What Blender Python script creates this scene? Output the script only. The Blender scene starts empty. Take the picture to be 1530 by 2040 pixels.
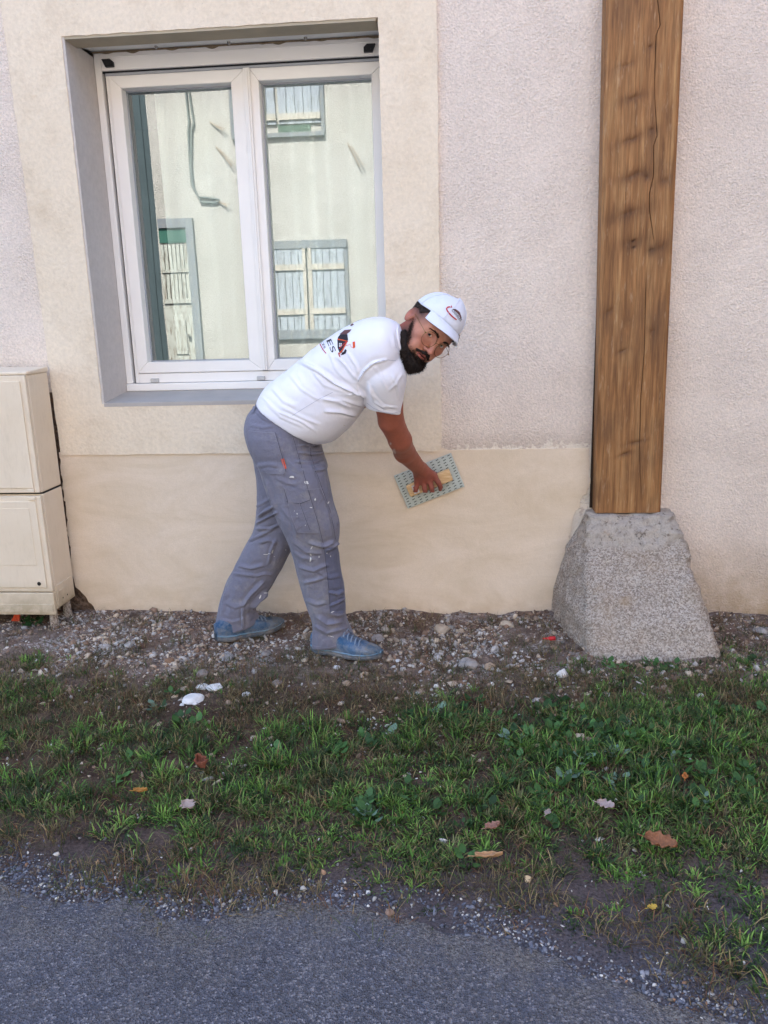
import bpy, bmesh, math, random
import numpy as np
from mathutils import Vector, Matrix, noise as mnoise
from mathutils.bvhtree import BVHTree
random.seed(4); RNG = np.random.default_rng(4)
SC = bpy.context.scene
COL = SC.collection

# ------------------------------------------------------------------ camera
F = 1600.0; PITCH = math.radians(13.76); YAW = math.radians(5.195); ROLL = math.radians(-1.613)
CAM = Vector((0.0, -3.3, 1.27))
fwd = Vector((-math.sin(YAW)*math.cos(PITCH), math.cos(YAW)*math.cos(PITCH), -math.sin(PITCH)))
r0 = Vector((math.cos(YAW), math.sin(YAW), 0)); u0 = r0.cross(fwd)
rgt = r0*math.cos(ROLL) + u0*math.sin(ROLL); upv = -r0*math.sin(ROLL) + u0*math.cos(ROLL)
cd = bpy.data.cameras.new("camera"); cam = bpy.data.objects.new("camera", cd); COL.objects.link(cam)
cd.sensor_fit = 'VERTICAL'; cd.sensor_height = 24.0; cd.lens = F/2040*24.0
cd.clip_start = 0.02; cd.clip_end = 3000
M = Matrix.Identity(4)
for i, v in enumerate((rgt, upv, -fwd)):
    for j in range(3): M[j][i] = v[j]
M.translation = CAM
cam.matrix_world = M
SC.camera = cam
SC.render.resolution_x = 768; SC.render.resolution_y = 1024

# ------------------------------------------------------------------ light
SUN_EL = math.radians(50); SUN_ROT = math.radians(-14)
w = bpy.data.worlds.new("World"); SC.world = w; w.use_nodes = True
nt = w.node_tree
sky = nt.nodes.new('ShaderNodeTexSky'); sky.sky_type = 'NISHITA'; sky.sun_disc = False
sky.sun_elevation = SUN_EL; sky.sun_rotation = SUN_ROT; sky.air_density = 1.0; sky.dust_density = 3.0; sky.ozone_density = 1.0
nt.links.new(sky.outputs[0], nt.nodes['Background'].inputs[0]); nt.nodes['Background'].inputs[1].default_value = 0.13
sd = bpy.data.lights.new("sun", 'SUN'); sd.energy = 4.6; sd.angle = math.radians(0.5); sd.color = (1.0, 0.93, 0.83)
sun = bpy.data.objects.new("sun", sd); COL.objects.link(sun)
sv = Vector((math.sin(SUN_ROT)*math.cos(SUN_EL), math.cos(SUN_ROT)*math.cos(SUN_EL), math.sin(SUN_EL)))
sun.rotation_euler = sv.to_track_quat('Z', 'Y').to_euler(); sun.location = (0, 6, 12)
SC.view_settings.view_transform = 'Standard'; SC.view_settings.look = 'None'
SC.view_settings.exposure = 2.75; SC.view_settings.gamma = 1.0

# ------------------------------------------------------------------ helpers
def P(px, py, Y=None, Z=None):
    "point on the plane Y=.. or Z=.. seen at a pixel of the photograph"
    d = fwd + rgt*((px-765)/F) - upv*((py-1020)/F)
    t = (Y-CAM.y)/d.y if Y is not None else (Z-CAM.z)/d.z
    return CAM + d*t
def to_px(v):
    d = Vector(v)-CAM; w_ = d.dot(fwd)
    return 765+F*d.dot(rgt)/w_, 1020-F*d.dot(upv)/w_
def col(h):
    "sRGB hex -> linear"
    c = [int(h[i:i+2], 16)/255 for i in (0, 2, 4)]
    return tuple(((x+0.055)/1.055)**2.4 if x > 0.04045 else x/12.92 for x in c)+(1.0,)

class NB:
    def __init__(s, name, rough=0.8, spec=0.3):
        s.m = bpy.data.materials.new(name); s.m.use_nodes = True
        s.t = s.m.node_tree; s.b = s.t.nodes['Principled BSDF']; s.out = s.t.nodes['Material Output']
        s.b.inputs['Roughness'].default_value = rough; s.b.inputs['Specular IOR Level'].default_value = spec
        s.co = s.t.nodes.new('ShaderNodeTexCoord').outputs['Object']
    def n(s, typ, **k):
        x = s.t.nodes.new(typ)
        for a, b in k.items(): setattr(x, a, b)
        return x
    def link(s, a, b): s.t.links.new(a, b)
    def setv(s, sock, v):
        if hasattr(v, 'is_output') or hasattr(v, 'links'): s.link(v, sock)
        elif isinstance(v, (tuple, list)) and len(v) == 3 and sock.type == 'RGBA': sock.default_value = (*v, 1)
        else: sock.default_value = v
    def map(s, scale=(1, 1, 1), src=None, loc=(0, 0, 0), rot=(0, 0, 0)):
        x = s.n('ShaderNodeMapping'); s.link(src or s.co, x.inputs[0]); x.inputs['Scale'].default_value = scale
        x.inputs['Location'].default_value = loc; x.inputs['Rotation'].default_value = rot
        return x.outputs[0]
    def noise(s, scale, detail=4, rough=0.55, src=None, dist=0.0):
        x = s.n('ShaderNodeTexNoise'); s.link(src or s.co, x.inputs['Vector'])
        x.inputs['Scale'].default_value = scale; x.inputs['Detail'].default_value = detail
        x.inputs['Roughness'].default_value = rough; x.inputs['Distortion'].default_value = dist
        return x.outputs[0]
    def vor(s, scale, src=None, feature='F1', out=0):
        x = s.n('ShaderNodeTexVoronoi', feature=feature); s.link(src or s.co, x.inputs['Vector']); x.inputs['Scale'].default_value = scale
        return x.outputs[out]
    def ramp(s, fac, stops, interp='LINEAR'):
        x = s.n('ShaderNodeValToRGB'); x.color_ramp.interpolation = interp
        e = x.color_ramp.elements
        while len(e) < len(stops): e.new(0.5)
        for el, (p, c) in zip(e, stops):
            el.position = p; el.color = c if isinstance(c, tuple) else (c, c, c, 1)
        s.link(fac, x.inputs[0]); return x.outputs[0]
    def mix(s, fac, a, b, mode='MIX'):
        x = s.n('ShaderNodeMix', data_type='RGBA', blend_type=mode); x.clamp_factor = True
        s.setv(x.inputs[0], fac); s.setv(x.inputs[6], a); s.setv(x.inputs[7], b); return x.outputs[2]
    def math(s, op, a, b=0.0, c=None):
        x = s.n('ShaderNodeMath', operation=op); s.setv(x.inputs[0], a); s.setv(x.inputs[1], b)
        if c is not None: s.setv(x.inputs[2], c)
        return x.outputs[0]
    def sep(s, src=None):
        x = s.n('ShaderNodeSeparateXYZ'); s.link(src or s.co, x.inputs[0]); return x.outputs
    def attr(s, name, out='Color'):
        x = s.n('ShaderNodeAttribute', attribute_name=name); return x.outputs[out]
    def bump(s, h, strength=0.5, dist=0.01, prev=None):
        x = s.n('ShaderNodeBump'); s.link(h, x.inputs['Height']); x.inputs['Strength'].default_value = strength
        x.inputs['Distance'].default_value = dist
        if prev is not None: s.link(prev, x.inputs['Normal'])
        return x.outputs[0]
    def base(s, c): s.setv(s.b.inputs['Base Color'], c)
    def nrm(s, n): s.link(n, s.b.inputs['Normal'])

def simple(name, c, rough=0.6, var=0.06, scale=20, bump=0.0, bscale=200, spec=0.3, metal=0.0, dirt=None):
    k = NB(name, rough, spec); c = col(c) if isinstance(c, str) else c
    n = k.noise(scale, 5)
    lo = tuple(x*(1-var*2) for x in c[:3])+(1,); hi = tuple(min(1, x*(1+var*2)) for x in c[:3])+(1,)
    o = k.ramp(n, [(0.25, lo), (0.75, hi)])
    if dirt:
        o = k.mix(k.ramp(k.noise(dirt[1], 6, 0.7), [(dirt[2], 0.0), (dirt[2]+0.15, 1.0)]), o, col(dirt[0]))
    k.base(o); k.b.inputs['Metallic'].default_value = metal
    if bump: k.nrm(k.bump(k.noise(bscale, 3), bump, 0.002))
    return k.m

def mesh_obj(name, verts, faces, mats=None, parent=None, smooth=False, midx=None):
    me = bpy.data.meshes.new(name); me.from_pydata([tuple(v) for v in verts], [], faces)
    return link_me(name, me, mats, parent, smooth, midx)
def link_me(name, me, mats=None, parent=None, smooth=False, midx=None):
    if mats is not None:
        for m in (mats if isinstance(mats, (list, tuple)) else [mats]): me.materials.append(m)
    if smooth: me.polygons.foreach_set('use_smooth', [True]*len(me.polygons))
    if midx is not None: me.polygons.foreach_set('material_index', midx)
    me.update()
    o = bpy.data.objects.new(name, me); COL.objects.link(o)
    if parent is not None:
        o.parent = parent; o.matrix_parent_inverse = parent.matrix_world.inverted()
    return o
def np_mesh(name, V, Fq, mats=None, parent=None, smooth=False, colors=None):
    "V (n,3), Fq (m,k) arrays with k constant"
    me = bpy.data.meshes.new(name); V = np.asarray(V, dtype=np.float32); Fq = np.asarray(Fq, dtype=np.int32)
    k = Fq.shape[1]
    me.vertices.add(len(V)); me.vertices.foreach_set('co', V.ravel())
    me.loops.add(Fq.size); me.loops.foreach_set('vertex_index', Fq.ravel())
    me.polygons.add(len(Fq)); me.polygons.foreach_set('loop_start', np.arange(0, Fq.size, k, dtype=np.int32))
    me.update(calc_edges=True)
    if colors is not None:
        a = me.color_attributes.new('Col', 'FLOAT_COLOR', 'POINT')
        c = np.ones((len(V), 4), dtype=np.float32); c[:, :3] = colors; a.data.foreach_set('color', c.ravel())
    return link_me(name, me, mats, parent, smooth)
def tag(o, label=None, cat=None, group=None, kind=None):
    if label: o['label'] = label
    if cat: o['category'] = cat
    if group: o['group'] = group
    if kind: o['kind'] = kind
    return o
def empty(name, loc, label=None, cat=None, group=None, rz=0.0):
    o = bpy.data.objects.new(name, None); COL.objects.link(o); o.location = loc; o.rotation_euler = (0, 0, rz)
    o.matrix_world = Matrix.Translation(loc) @ Matrix.Rotation(rz, 4, 'Z')
    o.empty_display_size = 0.1
    return tag(o, label, cat, group)

class MB:
    "collects boxes / prisms / tubes in world coordinates into one mesh"
    def __init__(s): s.bm = bmesh.new()
    def box(s, x0, x1, y0, y1, z0, z1, bev=0.0, seg=1):
        b = bmesh.new()
        vs = [b.verts.new((x, y, z)) for x in (x0, x1) for y in (y0, y1) for z in (z0, z1)]
        for f in ((0, 1, 3, 2), (4, 6, 7, 5), (0, 4, 5, 1), (2, 3, 7, 6), (0, 2, 6, 4), (1, 5, 7, 3)): b.faces.new([vs[i] for i in f])
        return s._add(b, bev, seg)
    def hexa(s, pts, bev=0.0, seg=1):
        "8 points: front quad (4, ccw) then back quad"
        b = bmesh.new(); vs = [b.verts.new(p) for p in pts]
        for f in ((0, 1, 2, 3), (7, 6, 5, 4), (0, 4, 5, 1), (1, 5, 6, 2), (2, 6, 7, 3), (3, 7, 4, 0)): b.faces.new([vs[i] for i in f])
        return s._add(b, bev, seg)
    def prism(s, pts, d, bev=0.0, seg=1):
        "polygon pts (3-D) swept by vector d"
        b = bmesh.new(); d = Vector(d)
        A = [b.verts.new(p) for p in pts]; B = [b.verts.new(Vector(p)+d) for p in pts]
        b.faces.new(A); b.faces.new(B[::-1]); n = len(pts)
        for i in range(n): b.faces.new((A[i], B[i], B[(i+1) % n], A[(i+1) % n]))
        return s._add(b, bev, seg)
    def tube(s, pts, r, n=8, cap=True):
        b = bmesh.new(); pts = [Vector(p) for p in pts]; rs = r if isinstance(r, (list, tuple)) else [r]*len(pts)
        rings = []; ref = None
        for i, p in enumerate(pts):
            t = (pts[min(i+1, len(pts)-1)]-pts[max(i-1, 0)]).normalized()
            if ref is None: ref = t.orthogonal().normalized()
            ref = (ref - t*ref.dot(t)).normalized(); v = t.cross(ref)
            rings.append([b.verts.new(p+(ref*math.cos(a)+v*math.sin(a))*rs[i]) for a in [2*math.pi*k/n for k in range(n)]])
        for A, B in zip(rings, rings[1:]):
            for k in range(n): b.faces.new((A[k], A[(k+1) % n], B[(k+1) % n], B[k]))
        if cap: b.faces.new(rings[0][::-1]); b.faces.new(rings[-1])
        return s._add(b, 0, 1)
    def _add(s, b, bev, seg):
        bmesh.ops.recalc_face_normals(b, faces=b.faces[:])
        if bev: bmesh.ops.bevel(b, geom=b.edges[:], offset=bev, segments=seg, affect='EDGES', profile=0.5)
        me = bpy.data.meshes.new('tmp'); b.to_mesh(me); b.free(); s.bm.from_mesh(me); bpy.data.meshes.remove(me); return s
    def build(s, name, mat, parent=None, smooth=False):
        me = bpy.data.meshes.new(name); s.bm.to_mesh(me); s.bm.free()
        return link_me(name, me, mat, parent, smooth)

def fbm(x, y, s=1.0, oct=4, seed=0.0):
    "cheap vectorised value noise, numpy"
    x = np.asarray(x, float)*s+seed*17.3; y = np.asarray(y, float)*s+seed*9.1; t = 0; a = 1.0; tot = 0
    for o in range(oct):
        xi = np.floor(x).astype(np.int64); yi = np.floor(y).astype(np.int64); fx = x-xi; fy = y-yi
        fx = fx*fx*(3-2*fx); fy = fy*fy*(3-2*fy)
        def h(i, j):
            n = (i*374761393 + j*668265263 + o*1442695) & 0xffffffff
            n = ((n ^ (n >> 13))*1274126177) & 0xffffffff
            return ((n ^ (n >> 16)) & 0xffff)/65535.0
        v = (h(xi, yi)*(1-fx)+h(xi+1, yi)*fx)*(1-fy)+(h(xi, yi+1)*(1-fx)+h(xi+1, yi+1)*fx)*fy
        t = t+a*v; tot += a; a *= 0.5; x = x*2.03+5.1; y = y*2.03+1.7
    return t/tot
# ------------------------------------------------------------------ materials of the setting
def render_mat(name, c, c2, grain=90, bump=0.7, dist=0.012, stain=None, speck=0.25):
    k = NB(name, 0.92, 0.15)
    big = k.noise(1.3, 6, 0.6); o = k.mix(k.ramp(big, [(0.3, 0.0), (0.7, 1.0)]), col(c), col(c2))
    g = k.noise(grain, 4, 0.65); v = k.vor(grain*1.3)
    o = k.mix(speck, o, k.mix(1.0, o, k.ramp(g, [(0.35, 0.45), (0.65, 1.2)]), 'MULTIPLY'))
    if stain: o = stain(k, o)
    k.base(o)
    h = k.math('ADD', g, k.math('MULTIPLY', v, 0.6))
    h = k.math('MULTIPLY', h, k.ramp(k.noise(5, 4, 0.6), [(0.3, 0.55), (0.7, 1.25)]))
    b1 = k.bump(h, bump, dist); b2 = k.bump(k.noise(9, 5, 0.6), 0.25, 0.02, b1); k.nrm(b2)
    return k.m
def wall_stain(k, o):
    x, y, z = k.sep()
    dn = k.noise(14, 6, 0.7)
    # yellow-brown dirt band low on the wall
    f = k.math('MULTIPLY', k.ramp(z, [(0.0, 1.0), (0.35, 0.0)]), k.ramp(dn, [(0.3, 0.35), (0.65, 1.0)]))
    o = k.mix(f, o, col('b59d7d'))
    sp = k.ramp(k.noise(60, 3, 0.8), [(0.66, 0.0), (0.72, 1.0)])
    o = k.mix(k.math('MULTIPLY', sp, 0.35), o, col('8a8078'))
    # pale new splashes just above the fresh plinth
    zz = k.math('SUBTRACT', z, 0.712)
    band = k.ramp(zz, [(0.0, 1.0), (0.055, 0.0)])
    s2 = k.ramp(k.math('ADD', k.noise(26, 5, 0.7), k.math('MULTIPLY', band, 0.28)), [(0.66, 0.0), (0.70, 1.0)])
    lo = k.math('MULTIPLY', k.math('LESS_THAN', z, 0.81), k.math('MULTIPLY', k.math('GREATER_THAN', x, -0.1), k.math('LESS_THAN', x, 0.65)))
    wet = k.math('MULTIPLY', lo, k.ramp(z, [(0.715, 1.0), (0.81, 0.0)]))
    o = k.mix(k.math('MULTIPLY', wet, 0.45), o, col('a8937f'))
    o = k.mix(k.math('MULTIPLY', s2, lo), o, col('e6d9c8'))
    return o
M_rough = render_mat('rough_render', 'f1e1d2', 'e5d4c5', 105, 0.8, 0.0075, wall_stain, 0.25)
def sur_stain(k, o):
    f = k.ramp(k.noise(5, 7, 0.75), [(0.5, 0.0), (0.75, 0.55)])
    o = k.mix(f, o, col('c9b295'))
    cr = k.ramp(k.noise(170, 2, 0.5), [(0.27, 1.0), (0.32, 0.0)])
    return k.mix(k.math('MULTIPLY', cr, 0.35), o, col('9c8b78'))
M_surround = render_mat('surround_render', 'efdfc8', 'e7d5bb', 60, 0.35, 0.006, sur_stain, 0.14)
M_reveal = render_mat('reveal_paint', 'd3cbc4', 'cbc1b8', 45, 0.35, 0.005, None, 0.12)
def pl_stain(k, o):
    m = k.map((1.0, 1.0, 2.5)); f = k.ramp(k.noise(2.2, 6, 0.7, m, 0.8), [(0.40, 0.0), (0.66, 0.6)])
    o = k.mix(f, o, col('d2bd9f'))
    x, y, z = k.sep()
    o = k.mix(k.math('MULTIPLY', k.ramp(z, [(0.0, 1.0), (0.14, 0.0)]), k.ramp(k.noise(12, 5, 0.7), [(0.35, 0.0), (0.7, 0.7)])), o, col('cbb292'))
    sc = k.noise(7, 8, 0.8, k.map((0.5, 1, 6), rot=(0, 0.5, 0)), 1.5)
    o = k.mix(k.ramp(sc, [(0.56, 0.0), (0.66, 0.22)]), o, col('c9b496'))
    return o
M_plinth = render_mat('fresh_render', 'ebd9c5', 'e4d0b7', 220, 0.3, 0.002, pl_stain, 0.10)
M_masonry = render_mat('old_masonry', '8b7463', '6d5a4d', 40, 1.0, 0.03, None, 0.6)
M_pvc = simple('white_pvc', 'f6f1ea', 0.35, 0.01, 6, spec=0.5)
M_pvc_grey = simple('grey_pvc_seal', 'a9abb0', 0.4, 0.02, 6, spec=0.5)
M_black = simple('black_rubber', '17171a', 0.5, 0.05)
M_foam = simple('old_sealant', '8d7a60', 0.9, 0.15, 60, 0.6, 120)
M_int = simple('interior_paint', '6f7672', 0.9, 0.03)
def glass():
    k = NB('window_glass'); t = k.t
    gl = k.n('ShaderNodeBsdfGlossy'); gl.inputs['Roughness'].default_value = 0.0; gl.inputs['Color'].default_value = (0.92, 0.99, 1.0, 1)
    tr = k.n('ShaderNodeBsdfTransparent'); tr.inputs['Color'].default_value = (0.80, 0.90, 0.87, 1)
    fr = k.n('ShaderNodeFresnel'); fr.inputs['IOR'].default_value = 1.5
    f = k.math('ADD', k.math('MULTIPLY', fr.outputs[0], 0.9), GLASS_REFL)
    mx = k.n('ShaderNodeMixShader'); k.link(f, mx.inputs[0]); k.link(tr.outputs[0], mx.inputs[1]); k.link(gl.outputs[0], mx.inputs[2])
    # panes are never quite flat
    b = k.bump(k.noise(2.2, 1, 0.4), 0.03, 0.01); k.link(b, gl.inputs['Normal'])
    k.link(mx.outputs[0], k.out.inputs[0]); k.t.nodes.remove(k.b); return k.m
GLASS_REFL = 0.20
M_glass = glass()
def curtain_mat():
    k = NB('sheer_curtain', 0.9, 0.1)
    o = k.ramp(k.noise(300, 2), [(0.3, col('e8e8e4')), (0.7, col('fafaf8'))]); k.base(o)
    tr = k.n('ShaderNodeBsdfTransparent'); mx = k.n('ShaderNodeMixShader'); mx.inputs[0].default_value = 0.88
    k.link(tr.outputs[0], mx.inputs[1]); k.link(k.b.outputs[0], mx.inputs[2]); k.link(mx.outputs[0], k.out.inputs[0]); return k.m
M_curtain = curtain_mat()
def wood_mat():
    k = NB('stained_oak', 0.62, 0.3)
    m = k.map((9, 9, 0.55)); n1 = k.noise(5, 6, 0.6, m, 0.6); n2 = k.noise(26, 4, 0.6, k.map((6, 6, 0.25)))
    o = k.ramp(n1, [(0.25, col('6c482a')), (0.5, col('976a40')), (0.72, col('b08657'))])
    o = k.mix(0.6, o, k.mix(1.0, o, k.ramp(n2, [(0.3, 0.55), (0.6, 1.2)]), 'MULTIPLY')); o = k.mix(0.45, o, k.mix(1.0, o, k.ramp(k.noise(70, 4, 0.6, k.map((5, 5, 0.18))), [(0.35, 0.6), (0.6, 1.2)]), 'MULTIPLY'))
    big = k.noise(2.6, 4, 0.6, k.map((2.2, 1, 1.2)))
    o = k.mix(k.ramp(big, [(0.5, 0.0), (0.72, 0.5)]), o, col('574030'))
    wash = k.noise(60, 3, 0.7, k.map((1.5, 1, 0.2)))
    o = k.mix(k.ramp(wash, [(0.6, 0.0), (0.72, 0.35)]), o, col('c6a884'))
    a = k.attr('Col')   # knots and weather marks, darkened split and rear side edges
    o = k.mix(1.0, o, a, 'MULTIPLY')
    k.base(o); k.nrm(k.bump(n2, 0.35, 0.003, k.bump(n1, 0.3, 0.004))); return k.m
M_wood = wood_mat()
def granite():
    k = NB('granite', 0.9, 0.2)
    v = k.vor(190, out=1); n = k.noise(170, 5, 0.75); o = k.ramp(n, [(0.28, col('85756a')), (0.47, col('b8a798')), (0.62, col('d8c8b8')), (0.75, col('e8dccd'))])
    gv = k.ramp(k.sep(v)[0], [(0.1, col('6f635b')), (0.3, col('a39589')), (0.6, col('cdbfb0')), (0.85, col('efe6da'))]); o = k.mix(0.5, o, gv)
    sp = k.ramp(k.noise(210, 2), [(0.3, 1.0), (0.38, 0.0)]); o = k.mix(k.math('MULTIPLY', sp, 0.6), o, col('4e4844'))
    warm = k.noise(5, 4, 0.6); o = k.mix(k.ramp(warm, [(0.5, 0.0), (0.75, 0.5)]), o, col('b59b80'))
    x, y, z = k.sep()
    top = k.math('ADD', z, k.math('MULTIPLY', k.math('SUBTRACT', k.noise(9, 4, 0.6), 0.5), 0.12))
    mort = k.ramp(k.math('MULTIPLY', top, 2.0), [(0.69, 0.0), (0.75, 1.0)])
    pit = k.ramp(k.noise(38, 5, 0.75), [(0.36, 1.0), (0.44, 0.0)])
    mc = k.mix(pit, k.ramp(k.noise(26, 5, 0.7), [(0.3, col('a8988a')), (0.55, col('d6cabb')), (0.7, col('b8a089'))]), col('6b5d52'))
    o = k.mix(k.math('MULTIPLY', mort, 0.8), o, mc)
    pt = k.ramp(k.noise(3.2, 2, 0.5, k.map(loc=(0.4, 0, 0.35))), [(0.62, 0.0), (0.66, 1.0)])
    o = k.mix(k.math('MULTIPLY', pt, 0.7), o, col('b79a78'))
    k.base(o); k.nrm(k.bump(k.math('ADD', n, k.math('MULTIPLY', k.noise(25, 5, 0.7), 2.0)), 0.9, 0.012)); return k.m
M_granite = granite()
def cab_mat(name, c, d):
    k = NB(name, 0.55, 0.35)
    o = k.mix(k.ramp(k.noise(4, 6, 0.7), [(0.4, 0.0), (0.75, 0.5)]), col(c), col(d))
    x, y, z = k.sep(); low = k.ramp(z, [(0.02, 1.0), (0.22, 0.0)])
    o = k.mix(k.math('MULTIPLY', low, k.ramp(k.noise(18, 6, 0.7), [(0.3, 0.3), (0.6, 1.0)])), o, col('8f7d55'))
    st = k.ramp(k.noise(9, 7, 0.8, k.map((3, 3, 0.7))), [(0.52, 0.0), (0.75, 0.3)]); o = k.mix(st, o, col('b5a286'))
    k.base(o); k.nrm(k.bump(k.noise(260, 2), 0.15, 0.001)); return k.m
M_cab = cab_mat('aged_cabinet_plastic', 'ebdac2', 'dfcbae')
M_cab_dark = simple('dark_gap_rubber', '2a2722', 0.8)
M_metal = simple('galvanised', '8c8a86', 0.45, 0.05, metal=0.8)
M_orange = simple('orange_conduit', 'd2502a', 0.5, 0.08, 40)

# ------------------------------------------------------------------ the house
YR, YS, YP, YB = 0.012, 0.0, 0.006, 0.20      # rough render, surround, plinth; wall thickness handled below
X0, X1, Z0, Z1 = -1.487, -0.270, 0.937, 2.338  # window opening
WZ1 = 2.362
house = empty('house', (0, 0, 0), 'rendered village house with double casement window and wooden corner post against its front', 'house')
HX0, HX1, HH = -12.0, 12.0, 5.6
# rough rendered wall: front grid with real relief round the opening + dense enough to be lumpy
def grid_wall(name, rects, y, step, amp, mat, parent, back):
    mb = MB()
    for (a, b, c, d) in rects: mb.box(a, b, y, back, c, d)
    return mb.build(name, mat, parent)
mb = MB()
SX0, SX1, SZ0 = -1.93, -0.054, 0.720          # surround outer limits
for (a, b, c, d) in ((HX0, -1.62, .99, HH), (HX0, -1.80, -.3, .99), (SX1-0.05, HX1, -0.3, HH), (-1.62, SX1-0.05, Z1+.035, HH)):
    mb.box(a, b, YR, 0.42, c, d)
wall_o = mb.build('wall', M_rough, house)
mb = MB(); mb.box(-1.80, X0, YR+0.012, 0.42, -.3, .989); mb.box(-1.619, X0, YR+0.012, 0.42, .989, Z1-.001); mb.box(X1+.011, SX1-0.05, YR+0.002, 0.21, SZ0, Z1); mb.box(X1+.053, SX1-0.05, .21, 0.42, SZ0, Z1); mb.box(X0, X1+.053, YR+0.002, 0.42, -.3, Z0-0.03); mb.box(X1+.053, SX1-.05, YR+.002, .42, -.3, SZ0)
mb.build('wall_core', M_masonry, house)
# window surround: one slab with a hole, edges slightly wavy, lighter trowelled render
def slab(name, outer, y, yb, mat, parent, hole=None, jit=0.0015, step=0.02, bev=0.003):
    "outline polygon in XZ -> slab with slightly wandering edge"
    def dens(poly, j):
        out = []
        for i, a in enumerate(poly):
            b = poly[(i+1) % len(poly)]; L = math.dist(a, b); n = max(1, int(L/step))
            for k in range(n):
                t = k/n; x = a[0]+(b[0]-a[0])*t; z = a[1]+(b[1]-a[1])*t
                jj = (j if not callable(j) else j(x, z)) * (1 if k else .5)
                out.append((x+jj*(mnoise.noise((x*23, z*23, 1.3))*2+mnoise.noise((x*90, z*90, 4.))), z+jj*(mnoise.noise((x*23, z*23, 7.7))*2+mnoise.noise((x*90, z*90, 9.)))))
        return out
    bm = bmesh.new(); loops = [dens(outer, jit)]
    if hole: loops.append(dens(hole, 0.0012))
    es = []; fr = []
    for L in loops:
        vs = [bm.verts.new((x, y, z)) for x, z in L]; fr.append(vs)
        es += [bm.edges.new((vs[i], vs[(i+1) % len(vs)])) for i in range(len(vs))]
    bmesh.ops.triangle_fill(bm, edges=es, use_beauty=True, use_dissolve=False)
    for vs in fr:
        bk = [bm.verts.new((v.co.x, yb, v.co.z)) for v in vs]; n = len(vs)
        for i in range(n): bm.faces.new((vs[i], bk[i], bk[(i+1) % n], vs[(i+1) % n]))
    bmesh.ops.recalc_face_normals(bm, faces=bm.faces[:])
    me = bpy.data.meshes.new(name); bm.to_mesh(me); bm.free(); o = link_me(name, me, mat, parent); return o
sl = [P(0, 0, YS), P(120, 906, YS)]
slx0 = sl[0].x; slx1 = sl[1].x
slab('window_surround', [(slx1+.002, SZ0), (SX1-.012, SZ0-0.004), (SX1, SZ0+.012), (SX1, 3.1), (slx0-.08, 3.1), (slx0, 2.45)], YS, 0.05, M_surround, house,
     hole=[(X0, Z0), (X1, Z0), (X1, Z1), (X0, Z1)])
# fresh plinth with ragged sides
pl = [(118, 912), (133, 1030), (140, 1120), (150, 1170), (172, 1190), (200, 1232)]
pr = [(1104, 1232), (1100, 1195), (1108, 1165), (1120, 1125), (1130, 1105), (1140, 1040), (1160, 985), (1176, 962), (1174, 893)]
pts = [(P(a, b, YP).x, P(a, b, YP).z) for a, b in pl+pr]; pts[0] = (pts[0][0], SZ0+.012); pts[-1] = (pts[-1][0], pts[-1][1]); pts.append((SX1+.03, pts[-1][1])); pts.append((SX1-.005, SZ0+.012))
slab('plinth', pts, YP, 0.05, M_plinth, house, jit=lambda x, z: 0.0008 if z > 0.70 else 0.006, step=0.012)
# mortar crumbs along the ragged foot
# reveals, sill, soffit
YF = 0.26
mb = MB(); mb.box(X0-.001, X0+.010, 0.004, YF+.10, Z0+.0, Z1); mb.build('reveal', M_reveal, house)
MB().box(X1+.0005, X1+.011, 0.051, .209, Z0, Z1-.002).build('reveal', M_reveal, house)
MB().prism([(X0+.010, -0.001, Z0-.012), (X0+.010, -0.001, Z0+.004), (X0+.010, YF+.02, Z0+.032), (X0+.010, YF+.02, Z0-.012)], (X1-X0-.02, 0, 0)).build('sill', simple('sill_cement', 'b4aca4', 0.85, 0.04, 8, 0.5, 120), house)
MB().box(X0+.010, X1-.010, 0.003, 0.11, Z1-.010, Z1+.0).build('soffit', simple('soffit_render', 'b3a68f', 0.9, 0.05, 10, 0.4, 90), house)
mb = MB(); mb.prism([(X0+.010, .1105, Z1-.001), (X0+.010, YF+.08, WZ1+.008), (X0+.010, YF+.08, WZ1+.05), (X0+.010, .1105, WZ1+.05)], (X1-X0+.04, 0, 0))
lt = mb.build('lintel_board', simple('lintel_paint', 'e0e0dc', 0.5, 0.02), house)
for px, py in ((310, 84), (455, 72), (608, 66)):
    x = P(px, py, 0.17).x; MB().tube([(x, 0.17, Z1-.010), (x, 0.17, Z1+.0)], [0.005, 0.007], 8).build('screw', M_metal, lt)
# roof, eaves, gables, back of house and its room
mb = MB(); mb.box(HX0, HX1, 0.42, 0.45, Z1+0.45, HH); mb.box(HX0, HX0+.3, 0.45, 7.6, -.3, HH); mb.box(HX1-.3, HX1, 0.45, 7.6, -.3, HH); mb.box(HX0+.3, HX1-.3, 7.3, 7.6, -.3, HH)
mb.build('rear_wall', M_rough, house)
MB().box(4.6, 11.5, -5.4, -.001, -.2, 5.2).build('added_shade_wing', simple('added_wing_render', '8f7d6c', .9, .1, 4, .6, 60), house)  # unseen wing added to block sky light coming from the right
M_tile = simple('clay_tiles', '8c5a43', 0.85, 0.12, 14, 0.6, 30)
mb = MB(); mb.prism([(HX0-.2, -.35, HH-.12), (HX0-.2, 3.8, HH+2.3), (HX0-.2, 8.0, HH-.12), (HX0-.2, 8.0, HH-.02), (HX0-.2, 3.8, HH+2.42), (HX0-.2, -.35, HH-.02)], (24.4, 0, 0))
mb.build('roof', M_tile, house)
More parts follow.
